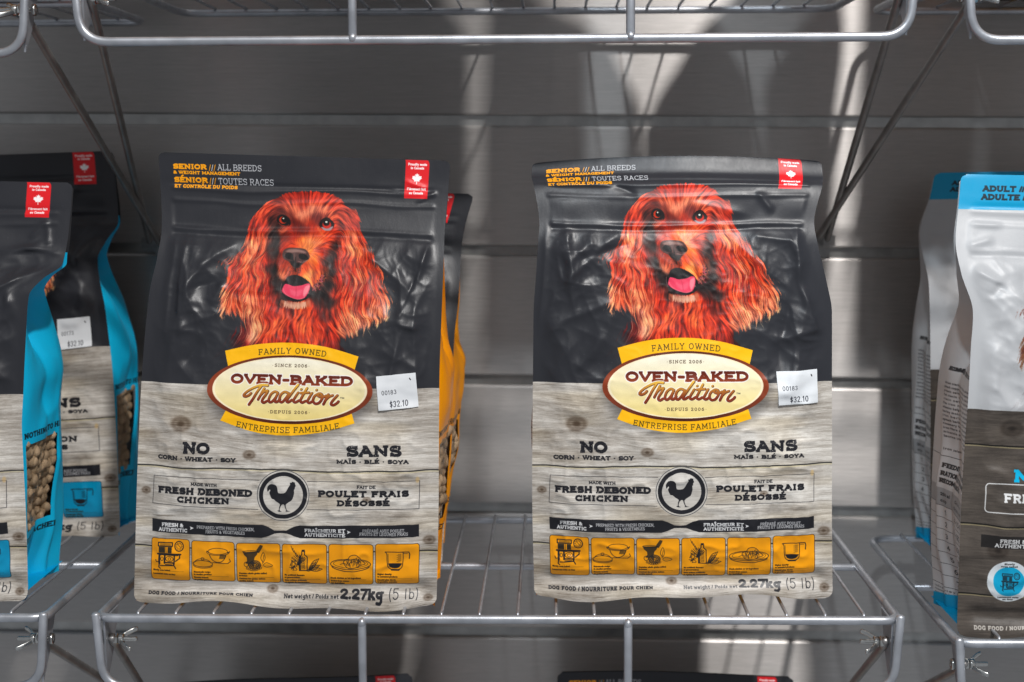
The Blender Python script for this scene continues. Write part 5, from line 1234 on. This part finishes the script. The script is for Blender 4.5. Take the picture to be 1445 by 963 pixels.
D2 = Bag([(0, 1318, 244, 1690, 238, .285), (.07, 1311, 279, 1690, 274, .278), (.17, 1298, 333, 1688, 330, .268), (.3, 1311, 405, 1688, 402, .256), (.5, 1313, 514, 1690, 512, .248), (.75, 1313, 650, 1692, 648, .244), (1, 1313, 784, 1694, 786, .243)], .080, Wrinkle(11, .0040, []), .009)
build_bag('white bag with a blue top band half hidden behind the front one', D2, M_WHITE, 'white', M_SIDE['white'], M_SIDE['white'], 'white bags with blue tops', (100, 150), seed=7)
# tops of the bags on the shelf below
E1 = Bag([(0, 787, 948, 1119, 954, .235), (.17, 784, 1030, 1117, 1036, .225), (.5, 776, 1190, 1122, 1195, .20), (1, 774, 1440, 1124, 1444, .195)], .085, Wrinkle(12, .0040, []), .010)
build_bag('black top edge of a bag on the lower shelf, below the right red dog bag', E1, M_SENIOR, 'orange', M_SIDE['orange'], M_SIDE['orange'], 'bags with the red dog and orange icons', (80, 120), seed=8)
E2 = Bag([(0, 246, 966, 582, 950, .245), (.17, 244, 1040, 582, 1034, .235), (.5, 238, 1200, 584, 1194, .21), (1, 236, 1444, 586, 1440, .205)], .085, Wrinkle(13, .0040, []), .010)
build_bag('black top edge of a bag on the lower shelf, below the left red dog bag', E2, M_SENIOR, 'orange', M_SIDE['orange'], M_SIDE['orange'], 'bags with the red dog and orange icons', (80, 120), seed=9)
# bags on the upper shelves; all but the first unseen, added to shade the wall
def upper(label, x0, x1, kind, fm, seed, Yf=.035, light_gap=(0, 0)):  # last argument bends the upper edges to let a wedge of light through
    def pr(x, y, z):   # photo pixel of a world point
        d = Vector((x, y, z))-Vector((CX, CY, CZ)); k = d.dot(fwd); return 722.5+F_PX*d.dot(rt)/k, 481.5-F_PX*d.dot(up)/k
    rows = []
    for t, Y in ((0, Yf+.03), (.2, Yf+.02), (.5, Yf+.005), (.62, Yf+.003), (1, Yf)):
        z = .491+.345*(1-t); sl = max(0, .62-t)/.62; a = pr(x0+light_gap[0]*sl, Y, z); b = pr(x1+light_gap[1]*sl, Y, z); rows.append((t, a[0], a[1], b[0], b[1], Y))
    build_bag(label, Bag(rows, .085, Wrinkle(seed, .003, []), .008), fm, kind, M_SIDE['orange' if kind == 'orange' else 'teal'], M_SIDE['orange' if kind == 'orange' else 'teal'], 'bags standing on the upper shelves', (60, 90), seed=seed)
upper('bag on the upper right shelf, its orange underside seen through the wires', .43, .65, 'orange', M_SENIOR, 14, .245)
upper('bag at the front of the upper right shelf, above the picture edge', .395, .635, 'orange', M_SENIOR, 18)
upper('bag at the front of the upper left shelf, above the picture edge', -.570, -.345, 'orange', M_SENIOR, 15)
upper('bag standing on the shelf above, over the left edge of the left red dog bag', -.322, -.20, 'orange', M_SENIOR, 20)
upper('bag standing on the shelf above, over the left red dog bag', -.197, .050, 'orange', M_SENIOR, 16)
upper('bag standing on the shelf above, over the left edge of the right red dog bag', .090, .198, 'orange', M_SENIOR, 17, light_gap=(0, -.105))
upper('narrow bag standing on the shelf above, over the right red dog bag', .206, .366, 'orange', M_SENIOR, 19, light_gap=(.115, .02))
